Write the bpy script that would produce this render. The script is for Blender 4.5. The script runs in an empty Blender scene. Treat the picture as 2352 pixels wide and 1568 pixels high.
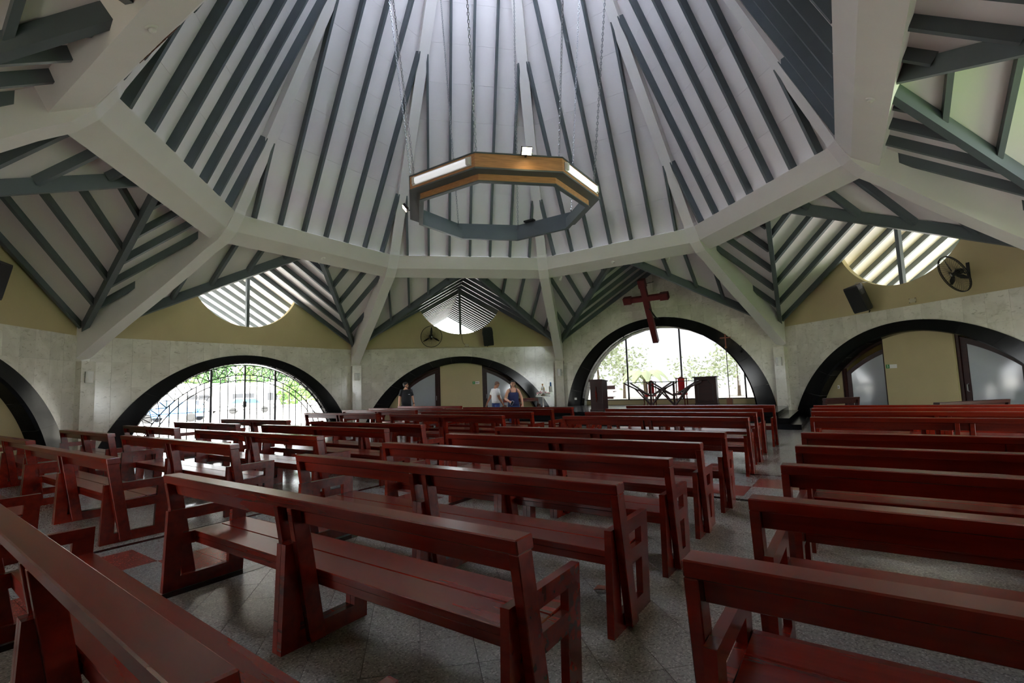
import bpy, math, random
from mathutils import Vector, Matrix
random.seed(7)
PI = math.pi
rad = math.radians
C = bpy.context.scene.collection
scene = bpy.context.scene

# ------------------------------------------------------------------ camera, sky, sun, exposure
FPX, PITCH, ROLL, EYE = 1121.53, 0.0899648, -0.0350121, 1.52
cam = bpy.data.cameras.new('camera')
cam.sensor_width = 36.0
cam.lens = 36.0 * FPX / 2352.0
cam.clip_start = 0.05
cam.clip_end = 500
camo = bpy.data.objects.new('camera', cam)
C.objects.link(camo)
_f = Vector((0, math.cos(PITCH), math.sin(PITCH)))
_r0, _u0 = Vector((1, 0, 0)), Vector((0, -math.sin(PITCH), math.cos(PITCH)))
_r = math.cos(ROLL) * _r0 + math.sin(ROLL) * _u0
_u = -math.sin(ROLL) * _r0 + math.cos(ROLL) * _u0
camo.matrix_world = Matrix(((_r.x, _u.x, -_f.x, 0), (_r.y, _u.y, -_f.y, 0), (_r.z, _u.z, -_f.z, EYE), (0, 0, 0, 1)))
scene.camera = camo

world = bpy.data.worlds.new('sky')
scene.world = world
world.use_nodes = True
_bg = world.node_tree.nodes['Background']
_bg.inputs['Color'].default_value = (0.93, 0.97, 1.0, 1)
_bg.inputs['Strength'].default_value = 4.6

sun = bpy.data.lights.new('sun', 'SUN')
sun.energy = 14
sun.angle = rad(1.5)
sun.color = (1.0, 0.96, 0.88)
suno = bpy.data.objects.new('sun', sun)
C.objects.link(suno)
suno.rotation_euler = Vector((0.30, 0.22, -1.0)).to_track_quat('-Z', 'Y').to_euler()

scene.view_settings.view_transform = 'Standard'
scene.view_settings.look = 'None'
scene.view_settings.gamma = 1
scene.view_settings.use_curve_mapping = False
scene.view_settings.exposure = 2.1
cy = scene.cycles
cy.max_bounces = 14
cy.diffuse_bounces = 8
cy.glossy_bounces = 4
cy.transmission_bounces = 6
cy.transparent_max_bounces = 12
cy.sample_clamp_indirect = 6
cy.caustics_reflective = False
cy.caustics_refractive = False

# ------------------------------------------------------------------ geometry of the octagon
CX, CY, PSI = -0.1517, 11.7578, -0.1967955
T8 = math.tan(PI / 8)
AP = 11.756                      # wall inner face distance from the centre
def waz(i): return PSI + rad(45 * (i - 2))
def W(i, s, d, z):               # wall frame i: s to the side, d outwards from centre, z up
    a = waz(i)
    return Vector((CX + s * math.cos(a) + d * math.sin(a), CY - s * math.sin(a) + d * math.cos(a), z))
def RD(i, r, w, z):              # radial frame through corner i (between wall i-1 and wall i)
    a = PSI + rad(-22.5 + 45 * (i - 2))
    return Vector((CX + r * math.sin(a) + w * math.cos(a), CY + r * math.cos(a) - w * math.sin(a), z))
ER = Vector((math.sin(rad(125)), math.cos(rad(125)), 0))
EF = Vector((math.sin(rad(35)), math.cos(rad(35)), 0))
def UV(u, v, z=0.0): return ER * u + EF * v + Vector((0, 0, z))

# ------------------------------------------------------------------ materials
MATS = {}
def srgb(r, g, b):
    def f(c):
        c /= 255.0
        return c / 12.92 if c <= 0.04045 else ((c + 0.055) / 1.055) ** 2.4
    return (f(r), f(g), f(b), 1)
def mat(name, col, rough=0.5, metal=0.0, var=0.0, scale=6.0, bump=0.0, coat=0.0, spec=0.5, emit=None, estr=0.0, rand=0.0, stretch=None, col2=None, detail=4.0):
    if name in MATS: return MATS[name]
    m = bpy.data.materials.new(name)
    m.use_nodes = True
    nt = m.node_tree; N = nt.nodes; L = nt.links
    b = N['Principled BSDF']
    b.inputs['Base Color'].default_value = col
    b.inputs['Roughness'].default_value = rough
    b.inputs['Metallic'].default_value = metal
    b.inputs['Specular IOR Level'].default_value = spec
    b.inputs['Coat Weight'].default_value = coat
    b.inputs['Coat Roughness'].default_value = 0.08
    if emit:
        b.inputs['Emission Color'].default_value = emit
        b.inputs['Emission Strength'].default_value = estr
    out = None
    if var > 0 or bump > 0 or rand > 0:
        tc = N.new('ShaderNodeTexCoord')
        mp = N.new('ShaderNodeMapping')
        L.new(tc.outputs['Object'], mp.inputs['Vector'])
        if stretch: mp.inputs['Scale'].default_value = stretch
        oi = N.new('ShaderNodeObjectInfo')
        if rand > 0:
            cm = N.new('ShaderNodeCombineXYZ')
            ml = N.new('ShaderNodeMath'); ml.operation = 'MULTIPLY'; ml.inputs[1].default_value = 37.0
            L.new(oi.outputs['Random'], ml.inputs[0])
            for k in range(3): L.new(ml.outputs[0], cm.inputs[k])
            L.new(cm.outputs[0], mp.inputs['Location'])
        nz = N.new('ShaderNodeTexNoise')
        nz.inputs['Scale'].default_value = scale
        nz.inputs['Detail'].default_value = detail
        L.new(mp.outputs[0], nz.inputs['Vector'])
        if var > 0:
            cr = N.new('ShaderNodeValToRGB')
            c2 = col2 if col2 else tuple(max(0.0, c * (1 - var)) for c in col[:3]) + (1,)
            cr.color_ramp.elements[0].position = 0.3
            cr.color_ramp.elements[1].position = 0.7
            cr.color_ramp.elements[0].color = c2
            cr.color_ramp.elements[1].color = col
            L.new(nz.outputs['Fac'], cr.inputs['Fac'])
            out = cr.outputs['Color']
        if rand > 0:
            hv = N.new('ShaderNodeHueSaturation')
            mr = N.new('ShaderNodeMapRange')
            mr.inputs['To Min'].default_value = 1 - rand
            mr.inputs['To Max'].default_value = 1 + rand
            L.new(oi.outputs['Random'], mr.inputs['Value'])
            L.new(mr.outputs[0], hv.inputs['Value'])
            if out: L.new(out, hv.inputs['Color'])
            else: hv.inputs['Color'].default_value = col
            out = hv.outputs['Color']
        if out: L.new(out, b.inputs['Base Color'])
        if bump > 0:
            bp = N.new('ShaderNodeBump')
            bp.inputs['Strength'].default_value = bump
            bp.inputs['Distance'].default_value = 0.01
            L.new(nz.outputs['Fac'], bp.inputs['Height'])
            L.new(bp.outputs[0], b.inputs['Normal'])
    MATS[name] = m
    return m

WHITE = mat('white_paint', srgb(224, 221, 218), 0.6, var=0.05, scale=1.3, bump=0.05)
DECK = mat('white_deck', srgb(226, 222, 222), 0.55, var=0.05, scale=0.9, rand=0.02)
DARK = mat('slate_paint', srgb(88, 97, 101), 0.45, var=0.12, scale=2.5, bump=0.06)
YEL = mat('ochre_paint', srgb(180, 166, 124), 0.6, var=0.07, scale=1.2, bump=0.04)
GRAN = mat('black_granite', srgb(24, 25, 27), 0.12, var=0.5, scale=90, rand=0.1, detail=2, spec=0.15)
PLAS = mat('plaster', srgb(200, 198, 190), 0.7, var=0.05, scale=2)
def wood_mat(name, c1, c2, rough=0.24, coat=0.5, spec=0.5):
    m = mat(name, c1, rough, var=0.5, scale=3.0, col2=c2, stretch=(0.35, 5, 5), rand=0.08, coat=coat, detail=4, spec=spec)
    return m
WOOD = wood_mat('mahogany', srgb(112, 25, 8), srgb(84, 17, 6), 0.27, 0.08)
DWOOD = wood_mat('dark_mahogany', srgb(50, 19, 16), srgb(34, 12, 10), 0.42, 0.0, 0.25)
PINE = mat('varnished_pine', srgb(204, 150, 100), 0.4, var=0.35, scale=4, stretch=(0.5, 4, 12), detail=8)
BLACK = mat('black_plastic', srgb(22, 22, 24), 0.45, var=0.1, scale=20)
BMETAL = mat('black_metal', srgb(20, 20, 21), 0.4, metal=0.3, var=0.1, scale=20)
CHROME = mat('steel', srgb(170, 172, 175), 0.3, metal=0.9, var=0.1, scale=20)
WPLAS = mat('white_plastic', srgb(222, 222, 218), 0.4, var=0.03, scale=10)
RED = mat('red_fabric', srgb(200, 20, 30), 0.8, var=0.2, scale=30)
GREEN = mat('sign_green', srgb(20, 130, 50), 0.4, var=0.05, scale=5)
IRON = mat('wrought_iron', srgb(46, 50, 52), 0.5, var=0.2, scale=15)

def marble_mat():
    m = bpy.data.materials.new('white_marble'); m.use_nodes = True
    N = m.node_tree.nodes; L = m.node_tree.links; b = N['Principled BSDF']
    tc = N.new('ShaderNodeTexCoord'); oi = N.new('ShaderNodeObjectInfo')
    ml = N.new('ShaderNodeMath'); ml.operation = 'MULTIPLY'; ml.inputs[1].default_value = 60
    L.new(oi.outputs['Random'], ml.inputs[0])
    va = N.new('ShaderNodeVectorMath'); va.operation = 'ADD'
    L.new(tc.outputs['Object'], va.inputs[0]); L.new(ml.outputs[0], va.inputs[1])
    def layer(scale, detail, dist, p0, p1, c0, c1, sc=None):
        v = va.outputs[0]
        if sc:
            mp = N.new('ShaderNodeMapping'); mp.inputs['Scale'].default_value = sc; mp.inputs['Rotation'].default_value = (0.5, 0.4, 0.3)
            L.new(v, mp.inputs['Vector']); v = mp.outputs[0]
        n = N.new('ShaderNodeTexNoise'); n.inputs['Scale'].default_value = scale; n.inputs['Detail'].default_value = detail; n.inputs['Distortion'].default_value = dist
        L.new(v, n.inputs['Vector'])
        r = N.new('ShaderNodeValToRGB'); e = r.color_ramp.elements
        e[0].position = p0; e[0].color = c0; e[1].position = p1; e[1].color = c1
        L.new(n.outputs['Fac'], r.inputs['Fac']); return r.outputs[0]
    def mul(a, c):
        mx = N.new('ShaderNodeMix'); mx.data_type = 'RGBA'; mx.blend_type = 'MULTIPLY'; mx.inputs[0].default_value = 1
        L.new(a, mx.inputs[6]); L.new(c, mx.inputs[7]); return mx.outputs[2]
    W1 = (1, 1, 1, 1)
    a = layer(1.3, 5, 0.8, 0.35, 0.7, srgb(196, 193, 178), srgb(218, 215, 202))
    c = layer(7.0, 6, 1.2, 0.60, 0.72, W1, (0.62, 0.61, 0.56, 1), (1.0, 1.0, 2.2))
    d = layer(2.6, 7, 1.6, 0.55, 0.75, W1, (0.80, 0.80, 0.76, 1))
    out = mul(mul(a, c), d)
    hv = N.new('ShaderNodeHueSaturation'); mr = N.new('ShaderNodeMapRange')
    mr.inputs['To Min'].default_value = 0.94; mr.inputs['To Max'].default_value = 1.05
    L.new(oi.outputs['Random'], mr.inputs['Value']); L.new(mr.outputs[0], hv.inputs['Value'])
    L.new(out, hv.inputs['Color']); L.new(hv.outputs[0], b.inputs['Base Color'])
    b.inputs['Roughness'].default_value = 0.15
    MATS['white_marble'] = m
    return m
MARB = marble_mat()

def terrazzo(name, base, c_lo, c_hi):
    m = bpy.data.materials.new(name); m.use_nodes = True
    N = m.node_tree.nodes; L = m.node_tree.links; b = N['Principled BSDF']
    tc = N.new('ShaderNodeTexCoord')
    vo = N.new('ShaderNodeTexVoronoi'); vo.inputs['Scale'].default_value = 120
    L.new(tc.outputs['Object'], vo.inputs['Vector'])
    sp = N.new('ShaderNodeSeparateColor'); L.new(vo.outputs['Color'], sp.inputs[0])
    r = N.new('ShaderNodeValToRGB'); e = r.color_ramp.elements
    e[0].position = 0.0; e[0].color = c_lo; e[1].position = 1.0; e[1].color = c_hi
    k = e.new(0.3); k.color = base; k2 = e.new(0.8); k2.color = base
    L.new(sp.outputs[0], r.inputs['Fac'])
    n2 = N.new('ShaderNodeTexNoise'); n2.inputs['Scale'].default_value = 0.9; n2.inputs['Detail'].default_value = 5
    L.new(tc.outputs['Object'], n2.inputs['Vector'])
    mr = N.new('ShaderNodeMapRange'); mr.inputs['To Min'].default_value = 0.82; mr.inputs['To Max'].default_value = 1.12
    L.new(n2.outputs['Fac'], mr.inputs['Value'])
    hv = N.new('ShaderNodeHueSaturation'); L.new(mr.outputs[0], hv.inputs['Value']); L.new(r.outputs[0], hv.inputs['Color'])
    L.new(hv.outputs[0], b.inputs['Base Color'])
    b.inputs['Roughness'].default_value = 0.2
    MATS[name] = m
    return m
TERR = terrazzo('grey_terrazzo', srgb(130, 125, 118), srgb(94, 90, 84), srgb(164, 158, 150))
TERR2 = terrazzo('light_terrazzo', srgb(116, 115, 113), srgb(92, 90, 88), srgb(146, 145, 142))
TRED = terrazzo('red_terrazzo', srgb(116, 52, 44), srgb(88, 36, 30), srgb(140, 84, 74))

def glass_mat(name, tint, refl=0.08, haze=0.0):
    m = bpy.data.materials.new(name); m.use_nodes = True
    N = m.node_tree.nodes; L = m.node_tree.links
    N.remove(N['Principled BSDF'])
    t = N.new('ShaderNodeBsdfTransparent'); t.inputs[0].default_value = tint
    g = N.new('ShaderNodeBsdfGlossy'); g.inputs['Roughness'].default_value = 0.02
    fr = N.new('ShaderNodeFresnel'); fr.inputs['IOR'].default_value = 1.45
    mx = N.new('ShaderNodeMixShader')
    L.new(fr.outputs[0], mx.inputs[0]); L.new(t.outputs[0], mx.inputs[1]); L.new(g.outputs[0], mx.inputs[2])
    L.new(mx.outputs[0], N['Material Output'].inputs['Surface'])
    MATS[name] = m
    return m
TINT = glass_mat('sky_dimming_glass', (0.26, 0.26, 0.26, 1))  # grey tint added to dim the overbright sky behind the altar
CLEAR = glass_mat('clear_glass', (0.85, 0.88, 0.86, 1))
FROST = mat('frosted_glass', srgb(156, 163, 168), 0.5, var=0.06, scale=2, coat=1.0)
def translucent(name, col):
    m = bpy.data.materials.new(name); m.use_nodes = True
    N = m.node_tree.nodes; L = m.node_tree.links
    N.remove(N['Principled BSDF'])
    t = N.new('ShaderNodeBsdfTranslucent'); t.inputs[0].default_value = col
    L.new(t.outputs[0], N['Material Output'].inputs['Surface'])
    return m
OPAL = translucent('opal_sheet', (0.58, 0.61, 0.68, 1))

# ------------------------------------------------------------------ mesh helpers
class MB:
    def __init__(self): self.v, self.f = [], []
    def add(self, vs, fs):
        o = len(self.v)
        self.v += [tuple(p) for p in vs]
        self.f += [tuple(i + o for i in f) for f in fs]
        return self
    def hexa(self, p):           # p: 4 lower + 4 upper corners
        return self.add(p, [(3, 2, 1, 0), (4, 5, 6, 7), (0, 1, 5, 4), (1, 2, 6, 5), (2, 3, 7, 6), (3, 0, 4, 7)])
    def box(self, x0, x1, y0, y1, z0, z1):
        return self.hexa([(x0, y0, z0), (x1, y0, z0), (x1, y1, z0), (x0, y1, z0), (x0, y0, z1), (x1, y0, z1), (x1, y1, z1), (x0, y1, z1)])
    def bbox(self, x0, x1, y0, y1, z0, z1, b=0.004):   # box with chamfered edges
        xs, ys, zs = (x0, x1), (y0, y1), (z0, z1)
        vs, idx = [], {}
        for ix in (0, 1):
            for iy in (0, 1):
                for iz in (0, 1):
                    sx, sy, sz = (b, -b)[ix], (b, -b)[iy], (b, -b)[iz]
                    for k, off in enumerate(((0, sy, sz), (sx, 0, sz), (sx, sy, 0))):
                        idx[ix, iy, iz, k] = len(vs)
                        vs.append((xs[ix] + off[0], ys[iy] + off[1], zs[iz] + off[2]))
        I = idx
        fs = []
        for ix in (0, 1):
            q = [I[ix, 0, 0, 0], I[ix, 1, 0, 0], I[ix, 1, 1, 0], I[ix, 0, 1, 0]]
            fs.append(q if ix else q[::-1])
        for iy in (0, 1):
            q = [I[0, iy, 0, 1], I[1, iy, 0, 1], I[1, iy, 1, 1], I[0, iy, 1, 1]]
            fs.append(q[::-1] if iy else q)
        for iz in (0, 1):
            q = [I[0, 0, iz, 2], I[1, 0, iz, 2], I[1, 1, iz, 2], I[0, 1, iz, 2]]
            fs.append(q if iz else q[::-1])
        for a in (0, 1):
            for c in (0, 1):
                q = [I[a, c, 0, 0], I[a, c, 1, 0], I[a, c, 1, 1], I[a, c, 0, 1]]
                fs.append(q if a == c else q[::-1])
                q = [I[a, 0, c, 0], I[a, 1, c, 0], I[a, 1, c, 2], I[a, 0, c, 2]]
                fs.append(q[::-1] if a == c else q)
                q = [I[0, a, c, 1], I[1, a, c, 1], I[1, a, c, 2], I[0, a, c, 2]]
                fs.append(q if a == c else q[::-1])
        for ix in (0, 1):
            for iy in (0, 1):
                for iz in (0, 1):
                    q = [I[ix, iy, iz, 0], I[ix, iy, iz, 1], I[ix, iy, iz, 2]]
                    fs.append(q if (ix + iy + iz) % 2 else q[::-1])
        return self.add(vs, fs)
    def prism(self, poly, ex):   # poly: 3D points, extruded by vector ex
        n = len(poly); ex = Vector(ex)
        a = [Vector(p) for p in poly]; b = [p + ex for p in a]
        fs = [tuple(range(n))[::-1], tuple(range(n, 2 * n))] + [(k, (k + 1) % n, n + (k + 1) % n, n + k) for k in range(n)]
        return self.add(a + b, fs)
    def beam(self, p0, p1, w, h, up=(0, 0, 1), top=True, w2=None, h2=None):  # bar between two points; its top face runs through them if top
        p0, p1 = Vector(p0), Vector(p1)
        ax = (p1 - p0).normalized(); side = ax.cross(Vector(up)).normalized(); u = side.cross(ax).normalized()
        w2 = w if w2 is None else w2; h2 = h if h2 is None else h2
        def ring(p, w, h):
            t, b_ = (0, -h) if top else (h / 2, -h / 2)
            return [p + side * w / 2 + u * b_, p - side * w / 2 + u * b_, p - side * w / 2 + u * t, p + side * w / 2 + u * t]
        return self.add(ring(p0, w, h) + ring(p1, w2, h2), [(0, 1, 2, 3), (7, 6, 5, 4), (0, 4, 5, 1), (1, 5, 6, 2), (2, 6, 7, 3), (3, 7, 4, 0)])
    def tube(self, path, r, n=8, closed=False):
        P = [Vector(p) for p in path]; m = len(P); vs = []
        prev = None
        for k in range(m):
            if closed: t = (P[(k + 1) % m] - P[k - 1]).normalized()
            else: t = (P[min(k + 1, m - 1)] - P[max(k - 1, 0)]).normalized()
            if prev is None:
                ref = Vector((0, 0, 1)) if abs(t.z) < 0.9 else Vector((1, 0, 0))
                a = t.cross(ref).normalized()
            else: a = (prev - t * prev.dot(t)).normalized()
            prev = a; b = t.cross(a)
            rr = r[k] if isinstance(r, (list, tuple)) else r
            vs += [P[k] + (a * math.cos(2 * PI * q / n) + b * math.sin(2 * PI * q / n)) * rr for q in range(n)]
        fs = []
        for k in range(m if closed else m - 1):
            k2 = (k + 1) % m
            fs += [(k * n + q, k * n + (q + 1) % n, k2 * n + (q + 1) % n, k2 * n + q) for q in range(n)]
        if not closed: fs += [tuple(range(n))[::-1], tuple(range((m - 1) * n, m * n))]
        return self.add(vs, fs)
    def lathe(self, prof, n=16, c=(0, 0, 0)):   # prof: (r, z)
        vs = [(c[0] + r * math.cos(2 * PI * q / n), c[1] + r * math.sin(2 * PI * q / n), c[2] + z) for r, z in prof for q in range(n)]
        fs = [(k * n + q, k * n + (q + 1) % n, (k + 1) * n + (q + 1) % n, (k + 1) * n + q) for k in range(len(prof) - 1) for q in range(n)]
        fs += [tuple(range(n))[::-1], tuple(range((len(prof) - 1) * n, len(prof) * n))]
        return self.add(vs, fs)
    def ball(self, c, r, n=10, m=7):
        rx, ry, rz = r if isinstance(r, (list, tuple)) else (r, r, r)
        vs = [(c[0], c[1], c[2] - rz)]
        for k in range(1, m):
            t = PI * k / m
            vs += [(c[0] + rx * math.sin(t) * math.cos(2 * PI * q / n), c[1] + ry * math.sin(t) * math.sin(2 * PI * q / n), c[2] - rz * math.cos(t)) for q in range(n)]
        vs.append((c[0], c[1], c[2] + rz)); last = len(vs) - 1
        fs = [(0, 1 + (q + 1) % n, 1 + q) for q in range(n)]
        for k in range(m - 2):
            fs += [(1 + k * n + q, 1 + k * n + (q + 1) % n, 1 + (k + 1) * n + (q + 1) % n, 1 + (k + 1) * n + q) for q in range(n)]
        fs += [(last, 1 + (m - 2) * n + q, 1 + (m - 2) * n + (q + 1) % n) for q in range(n)]
        return self.add(vs, fs)
    def xf(self, M):
        self.v = [tuple(M @ Vector(p)) for p in self.v]
        return self

def mesh(name, mb, m, smooth=False):
    me = bpy.data.meshes.new(name)
    me.from_pydata(mb.v, [], mb.f)
    me.materials.append(m)
    if smooth: me.polygons.foreach_set('use_smooth', [True] * len(me.polygons))
    me.update()
    return me
def obj(name, mb, m, parent=None, smooth=False, loc=None, rz=None):
    o = bpy.data.objects.new(name, mesh(name, mb, m, smooth) if isinstance(mb, MB) else mb)
    C.objects.link(o)
    if parent: o.parent = parent
    if loc is not None: o.location = loc
    if rz is not None: o.rotation_euler = (0, 0, rz)
    return o
def tag(o, label, cat, group=None, kind=None):
    o['label'] = label; o['category'] = cat
    if group: o['group'] = group
    if kind: o['kind'] = kind
    return o
def thing(name, label, cat, loc=(0, 0, 0), rz=0.0, group=None):
    o = bpy.data.objects.new(name, None); C.objects.link(o)
    o.location = loc; o.rotation_euler = (0, 0, rz); o.empty_display_size = 0.1
    return tag(o, label, cat, group)
def struct(o, label, cat='structure'):
    return tag(o, label, cat, kind='structure')
def copy_tree(o, parent=None):
    c = o.copy(); C.objects.link(c)
    if parent: c.parent = parent
    for ch in list(o.children): copy_tree(ch, c)
    return c
def rzw(i): return -waz(i)

#STRUCTURE
# ------------------------------------------------------------------ floor
U_TILE = 0.3165
fl = MB().prism([RD(k, 13.4, 0, -0.16) for k in range(8)][::-1], (0, 0, 0.14))
floor = struct(obj('floor', fl, mat('grout', srgb(132, 126, 118), 0.5, var=0.1, scale=8)), 'grey terrazzo church floor with a red checkered crossing aisle', 'floor')
def in_oct(p, lim):
    return all(((p.x - CX) * math.sin(waz(i)) + (p.y - CY) * math.cos(waz(i))) < lim for i in range(8))
def uvof(p): return p.dot(ER), p.dot(EF)
def in_aisle(u, v): return (-6.17 < u < -4.67 and v < 12.5) or (6.93 < v < 8.33)
def px_of(p):
    d = p - Vector((0, 0, EYE)); zz = d.dot(_f)
    if zz < 0.2: return None
    return 1176 + FPX * d.dot(_r) / zz, 784 - FPX * d.dot(_u) / zz, zz
near, far = [], MB()
a2 = waz(2)
dt, dn = Vector((math.cos(a2), -math.sin(a2), 0)), Vector((math.sin(a2), math.cos(a2), 0))
cells = []
for ix in range(-45, 45):
    for iy in range(-10, 85):
        c = dt * ((ix + 0.5) * U_TILE) + dn * ((iy + 0.5) * U_TILE)
        if not in_oct(c, AP + 0.1): continue
        u, v = uvof(c)
        if in_aisle(u, v): continue
        q = px_of(c)
        vis = q is not None and -60 < q[0] < 2412 and 940 < q[1] < 1640
        cells.append((q[2] if vis else 1e3, c))
cells.sort(key=lambda t: t[0])
h_ = U_TILE / 2 - 0.0006
tile_me = None
def tile_mb(hx, hy, t=0.022, b=0.0007):
    return MB().hexa([(-hx, -hy, -t), (hx, -hy, -t), (hx, hy, -t), (-hx, hy, -t), (-hx + b, -hy + b, 0), (hx - b, -hy + b, 0), (hx - b, hy - b, 0), (-hx + b, hy - b, 0)])
tile_me = mesh('floor_tile', tile_mb(h_, h_), TERR)
rot2 = Matrix.Rotation(-a2, 4, 'Z')
tiles_far = tile_mb(h_, h_)
for k, (dd, c) in enumerate(cells):
    if k < 250:
        obj('tile', tile_me, None, floor, loc=c, rz=-a2)
    else:
        far.add([rot2 @ Vector(p) + c for p in tiles_far.v], tiles_far.f)
o = obj('distant_tiles', far, TERR, floor); o['kind'] = 'stuff'
# aisle tiles: checker of .64 m cells, two tiles to a cell
ais = {'g': MB(), 'r': MB(), 'b': MB()}
red_me = mesh('aisle_tile', tile_mb(0.3185, 0.1585), TRED)
gry_me = mesh('aisle_tile', tile_mb(0.3185, 0.1585), TERR2)
rotB = Matrix.Rotation(rad(-35), 4, 'Z')
n_near = 0
def aisle_cell(u, v, hu, hv, kind):
    global n_near
    c = UV(u, v, 0.003)
    if not in_oct(c, AP - 0.2): return
    q = px_of(c)
    if kind in 'rg' and hu > 0.3 and q and 0 < q[0] < 2352 and q[1] < 1600 and q[2] < 13 and n_near < 48:
        n_near += 1
        for s in (-1, 1):
            obj('tile', red_me if kind == 'r' else gry_me, None, floor, loc=UV(u, v + s * 0.16, 0.003), rz=rad(-35))
    else:
        t = tile_mb(hu - 0.0015, hv - 0.0015)
        ais[kind].add([rotB @ Vector(p) + c for p in t.v], t.f)
v = -1.91
k = 0
while v < 12.8:                                   # long aisle
    if not (6.6 < v + 0.32 < 8.6):
        aisle_cell(-5.81, v + 0.32, 0.32, 0.32, 'r' if k % 2 else 'g')
        aisle_cell(-5.17, v + 0.32, 0.32, 0.32, 'g' if k % 2 else 'r')
        aisle_cell(-6.23, v + 0.32, 0.10, 0.32, 'g')
        aisle_cell(-4.69, v + 0.32, 0.16, 0.32, 'g')
        aisle_cell(-6.375, v + 0.32, 0.045, 0.32, 'b')
        aisle_cell(-4.475, v + 0.32, 0.055, 0.32, 'b')
    v += 0.64; k += 1
u = -17.0; k = 0
while u < 10:                                     # cross aisle
    for q, (vv, hv, kd) in enumerate(((6.73, 0.05, 'b'), (6.865, 0.085, 'g'), (7.27, 0.32, 'x'), (7.91, 0.32, 'y'), (8.37, 0.14, 'g'), (8.545, 0.035, 'b'))):
        kk = {'x': 'rg'[k % 2], 'y': 'gr'[k % 2]}.get(kd, kd)
        aisle_cell(u, vv, 0.32, hv, kk)
    u += 0.64; k += 1
for kd, m in (('g', TERR2), ('r', TRED), ('b', GRAN)):
    o = obj({'g': 'aisle_border', 'r': 'distant_red_tiles', 'b': 'black_edging'}[kd], ais[kd], m, floor); o['kind'] = 'stuff'

# ------------------------------------------------------------------ walls
def arch_of(i): return (0.08, 3.86, -0.26, 4.55) if i == 3 else (-1.25, 3.95, -1.8, 4.78)   # inner zc,R ; outer zc,R
def arc_z(s, zc, R):
    return max(0.0, zc + math.sqrt(R * R - s * s)) if abs(s) < R else 0.0
GZ, GS = 6.47, 0.577            # underside of the gable deck on the bay axis, slope
def gz(s): return GZ - GS * abs(s)
HALF = AP * T8
def strip(i, samples, zb, zt, d0, d1):
    mb = MB(); n = len(samples)
    vs = []
    for s in samples:
        for d in (d0, d1):
            vs += [W(i, s, d, zb(s)), W(i, s, d, max(zt(s), zb(s)))]
    fs = []
    for k in range(n - 1):
        a, b = 4 * k, 4 * (k + 1)
        fs += [(a, a + 1, b + 1, b), (a + 2, b + 2, b + 3, a + 3), (a, b, b + 2, a + 2), (a + 1, a + 3, b + 3, b + 1)]
    fs += [(0, 2, 3, 1), (4 * n - 4, 4 * n - 3, 4 * n - 1, 4 * n - 2)]
    return mb.add(vs, fs)
WN = ['left', 'front_left', 'front', 'altar', 'right', 'back_right', 'back', 'back_left']
def clip_half(poly, a, b, c):   # keep a*s+b*z >= c
    out = []
    for k in range(len(poly)):
        p, q = poly[k], poly[(k + 1) % len(poly)]
        fp, fq = a * p[0] + b * p[1] - c, a * q[0] + b * q[1] - c
        if fp >= 0: out.append(p)
        if (fp >= 0) != (fq >= 0):
            t = fp / (fp - fq); out.append((p[0] + t * (q[0] - p[0]), p[1] + t * (q[1] - p[1])))
    return out
def clip_out_circle(poly, zc, R):
    r = [math.hypot(p[0], p[1] - zc) for p in poly]
    ins = [x < R for x in r]
    if all(ins): return []
    # crossing angles
    ang = []
    for k in range(len(poly)):
        p, q = poly[k], poly[(k + 1) % len(poly)]
        dx, dz = q[0] - p[0], q[1] - p[1]
        A = dx * dx + dz * dz; B = 2 * (p[0] * dx + (p[1] - zc) * dz); Cc = p[0] ** 2 + (p[1] - zc) ** 2 - R * R
        disc = B * B - 4 * A * Cc
        if disc <= 0 or A == 0: continue
        for t in ((-B - math.sqrt(disc)) / 2 / A, (-B + math.sqrt(disc)) / 2 / A):
            if 0 <= t <= 1: ang.append(math.atan2(p[0] + t * dx, p[1] + t * dz - zc))
    if len(ang) < 2: return poly
    a0, a1 = min(ang), max(ang); mid = (a0 + a1) / 2
    return clip_half(poly, math.sin(mid), math.cos(mid), R * math.cos((a1 - a0) / 2) + zc * math.cos(mid))
smp = [-HALF + 2 * HALF * k / 90 for k in range(91)]
MTOP = 3.40
n_tiles = 0
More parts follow.
